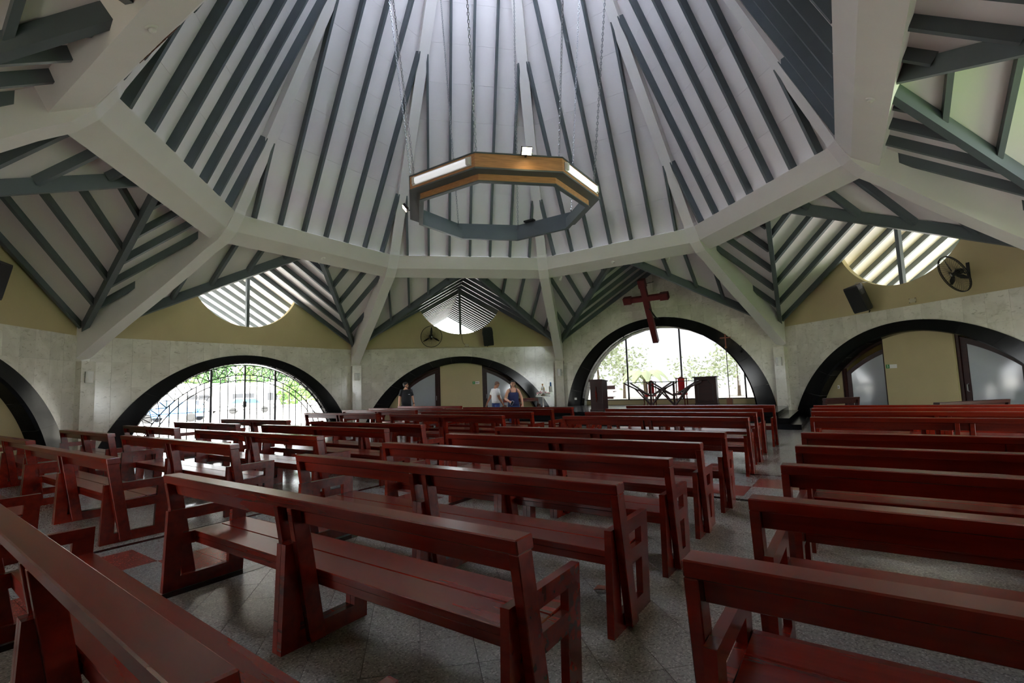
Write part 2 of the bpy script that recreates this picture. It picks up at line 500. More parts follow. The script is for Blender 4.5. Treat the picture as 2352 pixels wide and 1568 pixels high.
for i in range(8):
    zc, R, zo, Ro = arch_of(i)
    top = (lambda s: gz(s) + 0.03) if i == 3 else (lambda s: MTOP)
    wl = obj('wall_' + WN[i], strip(i, smp, lambda s: arc_z(s, zc, R), top, AP, AP + 0.30), PLAS)
    struct(wl, ['marble clad wall beside the nearest pews with a closed arch', 'marble clad wall around the iron gate arch', 'marble clad wall behind the three standing people', 'marble clad wall with the big altar window', 'marble clad wall around the arch with the open glass door', 'marble clad wall beside the garden', 'marble clad wall around the entrance', 'marble clad wall beside the entrance'][i], 'wall')
    # marble tiles
    rows = [0.0] + [0.86 + 0.77 * k for k in range(8)] if i == 3 else [0.0, 0.34, 1.11, 1.88, 2.65, 3.40]
    tl = MB()
    for kx in range(-10, 10):
        for kz in range(len(rows) - 1):
            g = 0.0018
            s0, s1 = max(kx * 0.517, -HALF) + g, min((kx + 1) * 0.517, HALF) - g
            if s1 - s0 < 0.03: continue
            po = [(s0, rows[kz] + g), (s1, rows[kz] + g), (s1, rows[kz + 1] - g), (s0, rows[kz + 1] - g)]
            po = clip_out_circle(po, zo, Ro)
            if i == 3 and po:
                po = clip_half(po, -GS, -1, -GZ); po = clip_half(po, GS, -1, -GZ) if po else po
            if len(po) < 3: continue
            ar = abs(sum(po[a][0] * po[(a + 1) % len(po)][1] - po[(a + 1) % len(po)][0] * po[a][1] for a in range(len(po)))) / 2
            if ar < 0.004: continue
            mb = MB().prism([W(i, s, AP - 0.013, z) for s, z in po], W(i, 0, AP, 0) - W(i, 0, AP - 0.0135, 0))
            if i <= 4: obj('marble_tile', mb, MARB, wl)
            else: tl.add(mb.v, mb.f)
    if i > 4:
        o = obj('marble_cladding', tl, MARB, wl); o['kind'] = 'stuff'
    # black granite surround: slabs along the arch
    tr = bpy.data.objects.new('trim_%d' % (i + 1), None); C.objects.link(tr)
    struct(tr, 'polished black granite surround of the arch in the ' + ['wall beside the nearest pews', 'iron gate wall', 'wall behind the three people', 'altar wall', 'wall with the open glass door', 'garden wall', 'entrance wall', 'wall beside the entrance'][i], 'trim')
    NS = 11
    ai0, ao0 = math.acos(-zc / R) if abs(zc) < R else 0, math.acos(max(-1, min(1, -zo / Ro)))
    depth = 0.34 if i in (2, 4, 0) else 0.30
    for k in range(NS):
        mb = MB(); M_ = 5
        f0, f1 = -1 + 2 * k / NS, -1 + 2 * (k + 1) / NS
        g = 0.0003
        vs = []
        for q in range(M_ + 1):
            f = f0 + g + (f1 - f0 - 2 * g) * q / M_
            ti, to = f * ai0, f * ao0
            si, zi = R * math.sin(ti), zc + R * math.cos(ti)
            so, zz = (Ro + 0.012) * math.sin(to), zo + (Ro + 0.012) * math.cos(to)
            vs += [W(i, si - 0.0 * si, AP - 0.045, max(zi, 0.0)), W(i, so, AP - 0.045, max(zz, 0.0)), W(i, so, AP - 0.002, max(zz, 0.0)), W(i, si * 0.985, AP + depth, max(zi - 0.03, 0.0)), W(i, si * 0.985, AP + 0.02, max(zi - 0.03, 0))]
        fs = []
        for q in range(M_):
            a, b = 5 * q, 5 * (q + 1)
            fs += [(a, b, b + 1, a + 1), (a + 1, b + 1, b + 2, a + 2), (a, a + 4, b + 4, b), (a + 4, a + 3, b + 3, b + 4)]
        fs += [(0, 1, 2, 4), (5 * M_ + 4, 5 * M_ + 2, 5 * M_ + 1, 5 * M_)]
        obj('granite_slab', mb.add(vs, fs), GRAN, tr)
    # ochre gable above the marble with its round opening
    if i != 3:
        def low(s): return 6.2 - math.sqrt(2.13 ** 2 - s * s) if abs(s) < 2.13 else 99
        s2 = sorted(set(smp + [x * 0.05 for x in range(-44, 45)]))
        gw = obj('gable', strip(i, s2, lambda s: MTOP, lambda s: max(MTOP + 0.001, min(gz(s) + 0.02, low(s))), AP + 0.012, AP + 0.17), YEL, wl)
        pm = MB().beam(W(i, 0, AP + 0.09, 4.05), W(i, 0, AP + 0.09, 6.45), 0.11, 0.12, up=W(i, 0, 1, 0) - W(i, 0, 0, 0), top=False)
        obj('opening_post', pm, DARK, wl)

# ------------------------------------------------------------------ concrete frame
ring = struct(thing('ring_beam', '', ''), 'white concrete octagonal ring beam below the tall roof', 'beam')
ringpoly = [(6.95, 6.55), (7.2, 6.12), (7.68, 5.87), (8.0, 6.62), (7.55, 7.3), (7.16, 6.64)]
for i in range(8):
    n = len(ringpoly)
    vs = [W(i, sg * d * T8, d, z) for sg in (-1, 1) for d, z in ringpoly]
    fs = [tuple(range(n)), tuple(range(n, 2 * n))[::-1]] + [(k, n + k, n + (k + 1) % n, (k + 1) % n) for k in range(n)]
    obj('beam_segment', MB().add(vs, fs), WHITE, ring)
rst = MB()
for k in range(26):                               # rusted, spalled patch with exposed bars on the beam above the entrance side
    s0 = 0.25 + 0.035 * k + random.uniform(-0.01, 0.01); w = random.uniform(0.012, 0.03); a_, b_ = random.uniform(0.1, 0.35), random.uniform(0.6, 0.95)
    q = lambda f: (7.2 - 0.25 * f, 6.12 + 0.43 * f)
    (d0_, z0_), (d1_, z1_) = q(a_), q(b_)
    rst.hexa([W(7, s0, d0_, z0_), W(7, s0 + w, d0_, z0_), W(7, s0 + w, d0_ - 0.006, z0_ - 0.004), W(7, s0, d0_ - 0.006, z0_ - 0.004), W(7, s0, d1_, z1_), W(7, s0 + w, d1_, z1_), W(7, s0 + w, d1_ - 0.006, z1_ - 0.004), W(7, s0, d1_ - 0.006, z1_ - 0.004)])
ro = obj('rust_streaks', rst, mat('rust', srgb(104, 54, 26), 0.9, var=0.6, scale=25), ring); ro['kind'] = 'stuff'
SK, DA = 0.655, 7.47
def skz(d): return GZ - SK * (d - DA)          # lower roof deck underside
c8 = math.cos(PI / 8)
CL = ['beside the nearest pews', 'between the closed arch and the iron gate', 'between the iron gate and the people', 'beside the flower stand', 'between the altar and the open glass door', 'at the garden side', 'at the entrance', 'behind the entrance']
for i in range(8):
    pr = [(12.78, 2.65), (11.2, 3.70), (9.9, 4.52), (9.0, 5.12), (8.4, 5.55), (7.98, 5.80), (7.70, 6.09), (7.44, 6.55), (7.41, 6.64), (7.75, 6.85), (8.2, skz(8.2 * c8) + 0.05), (12.78, skz(12.78 * c8) + 0.05)]
    top_l = MB().prism([RD(i, r, -0.19, z) for r, z in pr], RD(i, 0, 0.19, 0) - RD(i, 0, -0.19, 0))
    lg = obj('column', MB().prism([RD(i, 12.42, -0.2, 0), RD(i, 12.42, 0.2, 0), RD(i, 12.85, 0.2, 0), RD(i, 12.85, -0.2, 0)], (0, 0, 2.652)), MARB)
    struct(lg, 'marble pier carrying a slanted white concrete leg, ' + CL[i], 'column')
    obj('slanted_leg', top_l, WHITE, lg)

# ------------------------------------------------------------------ tall octagonal roof
TS = 2.2
def zr(d): return 6.55 + TS * (6.95 - d)       # underside of the rafters
def zd(d): return zr(d) + 0.44                 # underside of the deck
DT = 2.4
sh = MB()
vs = [W(i, sg * d * T8, d, zd(d) + 0.14) for i in range(8) for d, sg in ((7.2, -1), (7.2, 1), (DT, 1), (DT, -1))]
sh.add(vs, [(4 * k, 4 * k + 1, 4 * k + 2, 4 * k + 3) for k in range(8)])
ceil = struct(obj('ceiling', sh, DECK), 'tall white octagonal roof ceiling with slate grey rafters', 'ceiling')
for i in range(8):
    d = 7.15
    while d > DT + 0.05:
        e = max(d - 0.503, DT)
        p = [W(i, sg * (x - 0.0) * T8, x, zd(x)) for x, sg in ((d - 0.001, -1), (d - 0.001, 1), (e + 0.001, 1), (e + 0.001, -1))]
        obj('roof_panel', MB().prism(p[::-1], W(i, 0, 0.045, 0.02) - W(i, 0, 0, 0)), DECK, ceil)
        d = e
    for k in range(-3, 4):
        s = k * 0.79
        dt_ = max(DT, abs(s) / T8 + 0.50)
        nrm = (W(i, 0, 1, 1 / TS) - W(i, 0, 0, 0)).normalized()
        obj('rafter', MB().beam(W(i, s, 7.12, zd(7.12) + 0.02), W(i, s, dt_, zd(dt_) + 0.02), 0.078, 0.205, up=nrm), DARK, ceil)
for i in range(8):
    r0, r1 = 7.75, DT / c8
    nrm = (RD(i, 1, 0, 0.49) - RD(i, 0, 0, 0)).normalized()
    obj('hip_beam', MB().beam(RD(i, r0, 0, zd(r0 * c8) + 0.1), RD(i, r1, 0, zd(r1 * c8) + 0.1), 0.36, 0.30, up=nrm), WHITE, ceil)
sky = obj('skylight', MB().prism([RD(k, DT / c8 + 0.1, 0, zd(DT) + 0.12) for k in range(8)], (0, 0, 0.02)), OPAL, ceil)

# ------------------------------------------------------------------ low gabled roofs of the eight bays
DEND = {0: 23.0, 1: 23.0, 2: 21.0, 3: 15.0, 4: 23.0, 5: 15.0, 6: 15.0, 7: 15.0}
BL = ['over the nearest pews', 'over the iron gate', 'over the standing people', 'over the altar', 'over the open glass door', 'at the garden side', 'over the entrance', 'beside the entrance']
for i in range(8):
    dk = MB(); de = DEND[i]
    n_up = Vector((0, 0, 0.05))
    for sg in (-1, 1):
        e = 5.15
        # gable deck: inside part bounded by the valley, outside part to the eaves
        P = [W(i, 0, DA, gz(0)), W(i, sg * 4.87, 11.76, gz(4.87)), W(i, sg * 4.87, de, gz(4.87)), W(i, 0, de, gz(0))]
        dk.prism(P, n_up)
        dk.prism([W(i, sg * 4.87, 12.5, gz(4.87)), W(i, sg * e, 12.5, gz(e)), W(i, sg * e, de, gz(e)), W(i, sg * 4.87, de, gz(4.87))], n_up)
        # skirt of the main roof outside the ring
        Q = [W(i, 0, 7.1, skz(7.1)), W(i, sg * 7.1 * T8, 7.1, skz(7.1)), W(i, sg * 4.87, 11.76, skz(11.76)), W(i, 0, DA, skz(DA))]
        dk.prism(Q, n_up)
    bay = struct(obj('ceiling', dk, DECK), 'low gabled ceiling with slate grey rafters ' + BL[i], 'ceiling')
    for sg in (-1, 1):
        vb = MB().beam(W(i, sg * -0.05, DA - 0.02, gz(0) + 0.0), W(i, sg * 4.84, 11.73, gz(4.84) + 0.0), 0.13, 0.27)
        obj('valley_beam', vb, DARK, bay)
        d = 11.66
        dl = []
        while d > DA + 0.3: dl.append(d); d -= 0.80
        d = 11.66 + 0.8
        while d < de: dl.append(d); d += 0.80 if i != 2 else 0.62
        for d in dl:
            se = min((d - DA) / 0.881, 4.80) if d < 11.8 else 5.1
            obj('rafter', MB().beam(W(i, 0, d, gz(0)), W(i, sg * se, d, gz(se)), 0.085, 0.28 if i == 2 and d > 11.8 else 0.17, up=(0, 0, 1)), DARK, bay)
        for k in range(0 if sg > 0 else 1, 6):
            s = k * 0.79
            a_, b_ = max(7.5, s / T8 + 0.12), min(DA + 0.881 * s, 11.6)
            if b_ - a_ < 0.15: continue
            obj('rafter', MB().beam(W(i, sg * s, a_, skz(a_)), W(i, sg * s, b_, skz(b_)), 0.085, 0.18), DARK, bay)
    obj('ridge_beam', MB().beam(W(i, 0, DA, gz(0) + 0.01), W(i, 0, de, gz(0) + 0.01), 0.07, 0.10), WHITE, bay)
    fs_ = MB()
    for sg in (-1, 1):
        fs_.beam(W(i, 0, de, gz(0) + 0.06), W(i, sg * 5.2, de, gz(5.2) + 0.06), 0.06, 0.16)
    obj('fascia', fs_, DARK, bay)
#END_STRUCTURE
#OPENINGS
# ------------------------------------------------------------------ closed arches with doors (walls 2 and 4, and 0)
DREC = AP + 0.34
def disc_strip(i, s0, s1, d0, d1, zc, R, zb=0.0, n=14, drop=0.0):
    sm = [s0 + (s1 - s0) * k / n for k in range(n + 1)]
    return strip(i, sm, lambda s: zb, lambda s: max(zb + 0.001, arc_z(s, zc, R) - drop), d0, d1)
def leaf_frame(s0, s1, wst, wtop, z0=0.0, zc=-1.25, R=3.80, thick=0.05, n=12):
    """door leaf in wall coordinates (s, z): list of outlines (frame, glass) built in x = s, y = depth, z"""
    fr, gl = MB(), MB()
    top = lambda s: arc_z(s, zc, R)
    tin = lambda s: arc_z(s, zc, R) - wtop
    def band(sa, sb, fb, ft, y0, y1, mb, n=n):
        sm = [sa + (sb - sa) * k / n for k in range(n + 1)]
        vs = []
        for s in sm: vs += [(s, y0, fb(s)), (s, y0, ft(s)), (s, y1, fb(s)), (s, y1, ft(s))]
        fs = []
        for k in range(n):
            a, b = 4 * k, 4 * (k + 1)
            fs += [(a, b, b + 1, a + 1), (a + 2, a + 3, b + 3, b + 2), (a, a + 2, b + 2, b), (a + 1, b + 1, b + 3, a + 3)]
        fs += [(0, 1, 3, 2), (4 * n, 4 * n + 2, 4 * n + 3, 4 * n + 1)]
        mb.add(vs, fs)
    band(s0, s0 + wst, lambda s: z0, top, 0, thick, fr, 3)
    band(s1 - wst, s1, lambda s: z0, top, 0, thick, fr, 3)
    band(s0 + wst, s1 - wst, tin, top, 0, thick, fr)
    band(s0 + wst, s1 - wst, lambda s: z0, lambda s: z0 + 0.16, 0, thick, fr, 1)
    band(s0 + wst - 0.01, s1 - wst + 0.01, lambda s: z0 + 0.15, lambda s: tin(s) + 0.01, 0.018, 0.03, gl)
    return fr, gl
door_n = 0
for i in (0, 2, 4, 6, 7):
    zc, R = -1.25, 3.95
    who = {7: 'back corner, unseen, added to limit light', 6: 'entrance, unseen, added to block light from behind', 0: 'nearest pews', 2: 'three standing people', 4: 'black fan and open door'}[i]
    inf = bpy.data.objects.new('wall_recess', None); C.objects.link(inf)
    struct(inf, 'ochre painted wall filling the arch by the ' + who, 'wall')
    d0, d1 = DREC, DREC + 0.12
    if i in (0, 6, 7):  # the two rear infills are unseen, added to cut light from behind
        for sa, sb in ([(-3.7, 3.7)] if i != 7 else [(-3.7, -0.8), (0.8, 3.7)]): obj('panel', disc_strip(i, sa, sb, d0, d1, zc, R, n=30), YEL, inf)
    else:
        obj('panel', disc_strip(i, -1.0, 1.02, d0 - 0.06, d1, zc, R), YEL, inf)
        obj('panel', disc_strip(i, -3.75, -2.62, d0, d1, zc, R), YEL, inf)
        obj('panel', disc_strip(i, 2.64, 3.75, d0, d1, zc, R), YEL, inf)
        # rooms behind
        bk = MB()
        bk.prism([W(i, -4.6, d0 + 2.2, 0), W(i, 4.6, d0 + 2.2, 0), W(i, 4.6, d0 + 2.2, 3.0), W(i, -4.6, d0 + 2.2, 3.0)], W(i, 0, 0.1, 0) - W(i, 0, 0, 0))
        bk.prism([W(i, -4.6, AP + 0.31, 3.0), W(i, 4.6, AP + 0.31, 3.0), W(i, 4.6, d0 + 2.3, 3.0), W(i, -4.6, d0 + 2.3, 3.0)], (0, 0, 0.08))
        for sg in (-1, 1): bk.prism([W(i, sg * 4.6, AP + 0.31, 0), W(i, sg * 4.6, d0 + 2.3, 0), W(i, sg * 4.6, d0 + 2.3, 3.05), W(i, sg * 4.6, AP + 0.31, 3.05)], W(i, 0.1, 0, 0) - W(i, 0, 0, 0))
        obj('back_room', bk, YEL, inf)
        for sg in (-1, 1):
            door_n += 1
            dr = bpy.data.objects.new('door_%d' % door_n, None); C.objects.link(dr)
            opened = (i == 4 and sg == -1)
            struct(dr, 'dark wooden door with an arched head and frosted glass, %s, %s' % ('standing ajar' if opened else 'closed', {2: 'behind the man in black' if sg < 0 else 'behind the man in white', 4: 'beside the green sign' if sg < 0 else 'nearest the entrance'}[i]), 'door')
            dr.location = W(i, 0, d0, 0); dr.rotation_euler = (0, 0, rzw(i))
            fa, fb_ = (-2.64, -0.99) if sg < 0 else (1.01, 2.66)
            # fixed frame: jambs and arched head
            fm = MB()
            f1, _g = leaf_frame(fa, fb_, 0.10, 0.17, 0.0, -1.25, 4.02, 0.12)
            keep = MB(); keep.v, keep.f = f1.v, [f for f in f1.f if max(f1.v[q][2] for q in f) > 0.2]
            obj('door_frame', keep, DWOOD, dr)
            fr, gl = leaf_frame(fa + 0.10, fb_ - 0.10, 0.15, 0.15, 0.01, -1.25, 3.82 if not opened else 3.78, 0.05)
            lf = obj('door_leaf', fr, DWOOD, dr); gp = obj('glass_pane', gl, FROST, lf)
            hd = MB().tube([(fb_ - 0.2 if sg < 0 else fa + 0.2, -0.0, 0.95), (fb_ - 0.2 if sg < 0 else fa + 0.2, -0.05, 0.97), (fb_ - 0.2 if sg < 0 else fa + 0.2, -0.05, 1.13), (fb_ - 0.2 if sg < 0 else fa + 0.2, 0, 1.15)], 0.012)
            obj('door_handle', hd, CHROME, lf)
            lf.location = (0, 0.03, 0)
            if opened:
                hx = fa + 0.10; an = rad(16)
                lf.matrix_local = Matrix.Translation((hx, 0.08, 0)) @ Matrix.Rotation(an, 4, 'Z') @ Matrix.Translation((-hx, 0, 0))

# signs beside the doors
def sign(i, s, z, w, h, label, txt):
    t = thing('door_sign', label, 'sign', W(i, s, DREC - 0.062, z), rzw(i))
    obj('sign_plate', MB().bbox(-w / 2, w / 2, -0.012, 0, -h / 2, h / 2, 0.002), WPLAS, t)
    obj('green_square', MB().box(-w / 2, -w / 2 + h, -0.0145, -0.0118, -h / 2, h / 2), GREEN, t)
    cu = bpy.data.curves.new('symbol', 'FONT'); cu.body = txt; cu.size = h * 0.95; cu.align_x = 'CENTER'; cu.align_y = 'CENTER'; cu.extrude = 0.001
    cu.materials.append(WPLAS)
    tmp = bpy.data.objects.new('symbol', cu); C.objects.link(tmp)
    bpy.context.view_layer.update()
    me = bpy.data.meshes.new_from_object(tmp.evaluated_get(bpy.context.evaluated_depsgraph_get()))
    bpy.data.objects.remove(tmp)
    o = bpy.data.objects.new('symbol', me); C.objects.link(o); o.parent = t
    o.location = (-w / 2 + h / 2, -0.0155, 0); o.rotation_euler = (PI / 2, 0, 0)
    return t
t = sign(4, -0.78, 1.70, 0.34, 0.115, 'small green and white sign on the ochre panel beside the open door', 'S')
t = sign(2, 0.705, 1.72, 0.33, 0.125, 'small green and white sign with dark lettering behind the people', '1')
wd = MB()
for k, (a, b) in enumerate(((-0.02, 0.0), (0.008, 0.03), (0.038, 0.056), (0.064, 0.088), (0.10, 0.112), (0.118, 0.132))): wd.box(a, b, -0.0145, -0.0118, -0.018, 0.018)
obj('lettering', wd, BLACK, t)
sw = thing('light_switch', 'white light switch on the ochre wall beside the open door', 'switch', W(4, -2.81, DREC, 1.08), rzw(4))
obj('switch_plate', MB().bbox(-0.04, 0.04, -0.012, 0, -0.06, 0.06, 0.003), WPLAS, sw)
obj('rocker', MB().box(-0.012, 0.012, -0.018, -0.011, -0.02, 0.02), BLACK, sw)

# ------------------------------------------------------------------ altar window (wall 3)
wn = bpy.data.objects.new('window_1', None); C.objects.link(wn)
struct(wn, 'huge arched altar window of glass tinted to dim the sky, with dark mullions', 'window')
GD = AP + 0.62
cuts = [-4.3, -1.62, 0.85, 3.38, 4.3]
for k in range(4):
    a, b = cuts[k] + 0.03, cuts[k + 1] - 0.03
    obj('glass_pane', strip(3, [a + (b - a) * q / 12 for q in range(13)], lambda s: 0.70, lambda s: max(0.71, arc_z(s, 0.08, 4.25)), GD, GD + 0.01), TINT, wn)
for s in cuts[1:4]:
    obj('mullion', MB().beam(W(3, s, GD, 0.66), W(3, s, GD, arc_z(s, 0.08, 4.22)), 0.06, 0.06, up=W(3, 0, 1, 0) - W(3, 0, 0, 0), top=False), BMETAL, wn)
obj('bottom_rail', MB().beam(W(3, -4.3, GD, 0.70), W(3, 4.3, GD, 0.70), 0.07, 0.05), BMETAL, wn)
obj('sill_wall', strip(3, [-4.4, 4.4], lambda s: 0.0, lambda s: 0.655, GD - 0.06, GD + 0.1), YEL, wn)
ns = 18
for k in range(ns):                              # rough stone reveal on the window side of the arch
    t0, t1 = -1.59 + 3.18 * k / ns, -1.59 + 3.18 * (k + 1) / ns
    def pt(t, r, d): return W(3, r * math.sin(t), d, max(0, 0.08 + r * math.cos(t)))
    g = 0.004
    obj('reveal_stone', MB().hexa([pt(t0 + g, 3.80, AP + 0.31), pt(t1 - g, 3.80, AP + 0.31), pt(t1 - g, 3.80, GD + 0.08), pt(t0 + g, 3.80, GD + 0.08), pt(t0 + g, 4.3, AP + 0.31), pt(t1 - g, 4.3, AP + 0.31), pt(t1 - g, 4.3, GD + 0.08), pt(t0 + g, 4.3, GD + 0.08)]), PLAS, wn)

# ------------------------------------------------------------------ altar platform
pf = struct(thing('floor_platform', '', ''), 'raised altar floor of light terrazzo with black granite steps', 'platform')
for k, (z, d, e) in enumerate(((0.15, 6.30, 0.70), (0.30, 6.65, 0.35), (0.45, 7.00, 0.0))):
    L0, L1 = -4.55 - 0.2 * e, 5.0 + e * 0.9
    mb = MB()
    mb.prism([W(3, L0, d, z - 0.15), W(3, L1, d, z - 0.15), W(3, L1, 10.6 if L1 > 4.6 else AP, z - 0.15), W(3, L0, 11.5, z - 0.15)][::-1], (0, 0, 0.147))
    obj('step', mb, GRAN, pf)
obj('platform_top', MB().prism([W(3, -4.2, 7.35, 0.40), W(3, 4.7, 7.35, 0.40), W(3, 4.2, 11.4, 0.40), W(3, 3.7, GD - 0.07, 0.40), W(3, -3.7, GD - 0.07, 0.40), W(3, -4.2, 11.4, 0.40)][::-1], (0, 0, 0.051)), TERR2, pf)

# ------------------------------------------------------------------ iron gate (wall 1)
gt = thing('iron_gate', 'black wrought iron double gate of bars and crosses filling the arch to the parking lot', 'gate', W(1, 0, AP + 0.22, 0), rzw(1))
ZC, R1 = -1.25, 3.88
def garc(r, n=40, lim=None):
    a = math.acos(-ZC / r) * 0.999
    return [(r * math.sin(-a + 2 * a * k / n), 0, max(0.0, ZC + r * math.cos(-a + 2 * a * k / n))) for k in range(n + 1)]
for r in (R1, R1 - 0.36, R1 - 0.56): obj('arched_bar', MB().tube(garc(r), 0.018, 6), IRON, gt)
am = math.acos(-ZC / R1)
nr = 26
for k in range(nr):
    t0, t1 = -am * 0.94 + 1.88 * am * k / nr, -am * 0.94 + 1.88 * am * (k + 1) / nr
    def gp(t, r): return (r * math.sin(t), 0, max(0.02, ZC + r * math.cos(t)))
    obj('radial_bar', MB().tube([gp(t0, R1), gp(t0, R1 - 0.36)], 0.015, 5), IRON, gt)
    obj('cross_brace', MB().tube([gp(t0, R1), gp(t1, R1 - 0.36)], 0.012, 5), IRON, gt)
    obj('cross_brace', MB().tube([gp(t1, R1), gp(t0, R1 - 0.36)], 0.012, 5), IRON, gt)
for s in [-3.0 + 0.267 * k for k in range(23)]:
    zt = ZC + math.sqrt((R1 - 0.36) ** 2 - s * s)
    if min(abs(s - q) for q in (-1.19, 0, 1.19)) < 0.1 or zt < 0.2: continue
    obj('upright_bar', MB().tube([(s, 0, 0.03), (s, 0, zt)], 0.018, 6), IRON, gt)
for s, w in ((-1.19, 0.075), (0.0, 0.06), (1.19, 0.075)):
    zt = ZC + math.sqrt(R1 * R1 - s * s)
    obj('gate_post', MB().box(s - w / 2, s + w / 2, -0.04, 0.04, 0.0, zt), IRON, gt)
lk = obj('lock_box', MB().bbox(-0.06, 0.06, -0.06, 0.06, 1.06, 1.28, 0.01), IRON, gt)
for z in (0.25, 0.98, 1.12):
    for a, b in ((-1.15, -0.03), (0.03, 1.15)): obj('cross_rail', MB().tube([(a, 0, z), (b, 0, z)], 0.011, 6), IRON, gt)
for sg in (-1, 1):
    for z in (0.25, 0.98): obj('cross_rail', MB().tube([(sg * 1.23, 0, z), (sg * math.sqrt(R1 ** 2 - (z - ZC) ** 2), 0, z)], 0.011, 6), IRON, gt)
    for z0, z1 in ((0.98, 1.5),):
        obj('side_frame', MB().tube([(sg * 1.23, 0, z1), (sg * 1.6, 0, z1), (sg * 1.6, 0, z0)], 0.011, 6), IRON, gt)
        obj('cross_brace', MB().tube([(sg * 1.23, 0, z0), (sg * 1.6, 0, z1)], 0.009, 5), IRON, gt)
        obj('cross_brace', MB().tube([(sg * 1.23, 0, z1), (sg * 1.6, 0, z0)], 0.009, 5), IRON, gt)

#OUTSIDE
# ------------------------------------------------------------------ outside
CONC = mat('concrete', srgb(205, 202, 196), 0.85, var=0.1, scale=1.5)
GRASS = mat('lawn', srgb(96, 140, 52), 0.9, var=0.4, scale=3)
gr = obj('ground', MB().prism([(-120, -60, -0.5), (60, -60, -0.5), (120, 120, -0.5), (-120, 120, -0.5)], (0, 0, 0.33)), CONC)
struct(gr, 'sunlit concrete ground around the church', 'ground')
lw = obj('lawn', MB().prism([W(5, -5, 13.6, -0.17), W(5, 16, 13.6, -0.17), W(5, 16, 45, -0.17), W(5, -5, 45, -0.17)][::-1], (0, 0, 0.03)), GRASS)
struct(lw, 'sunlit green lawn beyond the garden side', 'lawn')

# unseen side walls and end gable added to darken the wing behind the nearest pews
wing = MB()
for sg in (-1, 1): wing.prism([W(0, sg * 4.95, AP + 0.4, -0.17), W(0, sg * 4.95, 22.9, -0.17), W(0, sg * 4.95, 22.9, gz(4.95)), W(0, sg * 4.95, AP + 0.4, gz(4.95))], W(0, 0.12, 0, 0) - W(0, 0, 0, 0))
wing.prism([W(0, -4.95, 22.8, -0.17), W(0, 4.95, 22.8, -0.17), W(0, 4.95, 22.8, gz(4.95)), W(0, 0, 22.8, gz(0)), W(0, -4.95, 22.8, gz(4.95))], W(0, 0, 0.12, 0) - W(0, 0, 0, 0))
struct(obj('wall_wing', wing, PLAS), 'unseen outer walls added to darken the wing behind the nearest pews', 'wall')
wing = MB()
for sg in (-1, 1): wing.prism([W(2, sg * 4.95, AP + 0.4, -0.17), W(2, sg * 4.95, 20.9, -0.17), W(2, sg * 4.95, 20.9, gz(4.95)), W(2, sg * 4.95, AP + 0.4, gz(4.95))], W(2, 0.12, 0, 0) - W(2, 0, 0, 0))
wing.prism([W(2, -4.95, 20.8, -0.17), W(2, 4.95, 20.8, -0.17), W(2, 4.95, 20.8, 3.5), W(2, -4.95, 20.8, 3.5)], W(2, 0, 0.12, 0) - W(2, 0, 0, 0))
struct(obj('wall_wing', wing, PLAS), 'outer walls of the wing behind the three people', 'wall')
for i, z0, z1, ends in ((4, -0.17, 2.2, False), (7, 2.3, gz(4.95), True), (6, 2.3, gz(4.95), True)):  # added unseen walls that limit daylight under the outer roofs
    wing = MB(); de = DEND[i]
    for sg in (-1, 1): wing.prism([W(i, sg * 4.95, AP + 0.4, z0), W(i, sg * 4.95, de - 0.1, z0), W(i, sg * 4.95, de - 0.1, z1), W(i, sg * 4.95, AP + 0.4, z1)], W(i, 0.12, 0, 0) - W(i, 0, 0, 0))
    if ends: wing.prism([W(i, -4.95, de - 0.2, z0), W(i, 4.95, de - 0.2, z0), W(i, 4.95, de - 0.2, z1), W(i, 0, de - 0.2, gz(0)), W(i, -4.95, de - 0.2, z1)], W(i, 0, 0.12, 0) - W(i, 0, 0, 0))
    struct(obj('wall_wing', wing, PLAS), {4: 'low unseen walls added to dim the wing behind the open door', 7: 'unseen upper walls added at the back corner to keep light low', 6: 'unseen upper walls added over the entrance to keep light low'}[i], 'wall')
LEAFP = mat('leaf_glare_pale', srgb(196, 208, 170), 0.8, var=0.3, scale=1.2)  # washed-out glare beyond the altar window put into the leaf colour
LEAFG = mat('leaf_green', srgb(84, 124, 46), 0.7, var=0.55, scale=1.2, rand=0.1)
LEAFD = mat('leaf_dark', srgb(58, 96, 40), 0.7, var=0.55, scale=1.2, rand=0.1)
BARK = mat('bark', srgb(110, 95, 78), 0.9, var=0.3, scale=5, bump=0.3)
def tree(label, loc, h, r, m, n=1500, leaf=0.32, group=None):
    t = thing('tree', label, 'tree', loc, 0, group)
    obj('trunk', MB().tube([(0, 0, 0), (0.05, 0.03, h * 0.3), (0, 0.08, h * 0.7)], [0.16, 0.12, 0.05], 7), BARK, t)
    mb = MB()
    cl = [(random.uniform(-0.6, 0.6) * r, random.uniform(-0.6, 0.6) * r, h * random.uniform(0.45, 0.95), r * random.uniform(0.35, 0.6)) for _ in range(9)]
    for _ in range(n):
        cx, cy_, cz, cr = random.choice(cl)
        d = Vector((random.gauss(0, 1), random.gauss(0, 1), random.gauss(0, 1))).normalized() * cr * random.uniform(0.6, 1.0)
        p = Vector((cx, cy_, cz)) + d
        a = Vector((random.gauss(0, 1), random.gauss(0, 1), random.gauss(0, 0.6))).normalized()
        b = a.cross(Vector((random.gauss(0, 1), random.gauss(0, 1), random.gauss(0, 1)))).normalized()
        l = leaf * random.uniform(0.6, 1.2)
        mb.add([p - a * l / 2, p + b * l * 0.25, p + a * l / 2, p - b * l * 0.25], [(0, 1, 2, 3)])
    f = obj('foliage', mb, m, t); f['kind'] = 'stuff'
    return t
def at_px(x, dist): # ground point along image column x at depth dist (used to site the far things)
    return Vector(((x - 1176) / FPX * dist, dist, 0))
GZ0 = -0.17
def gpt(x, d):
    p = at_px(x, d); return (p.x, p.y, GZ0)
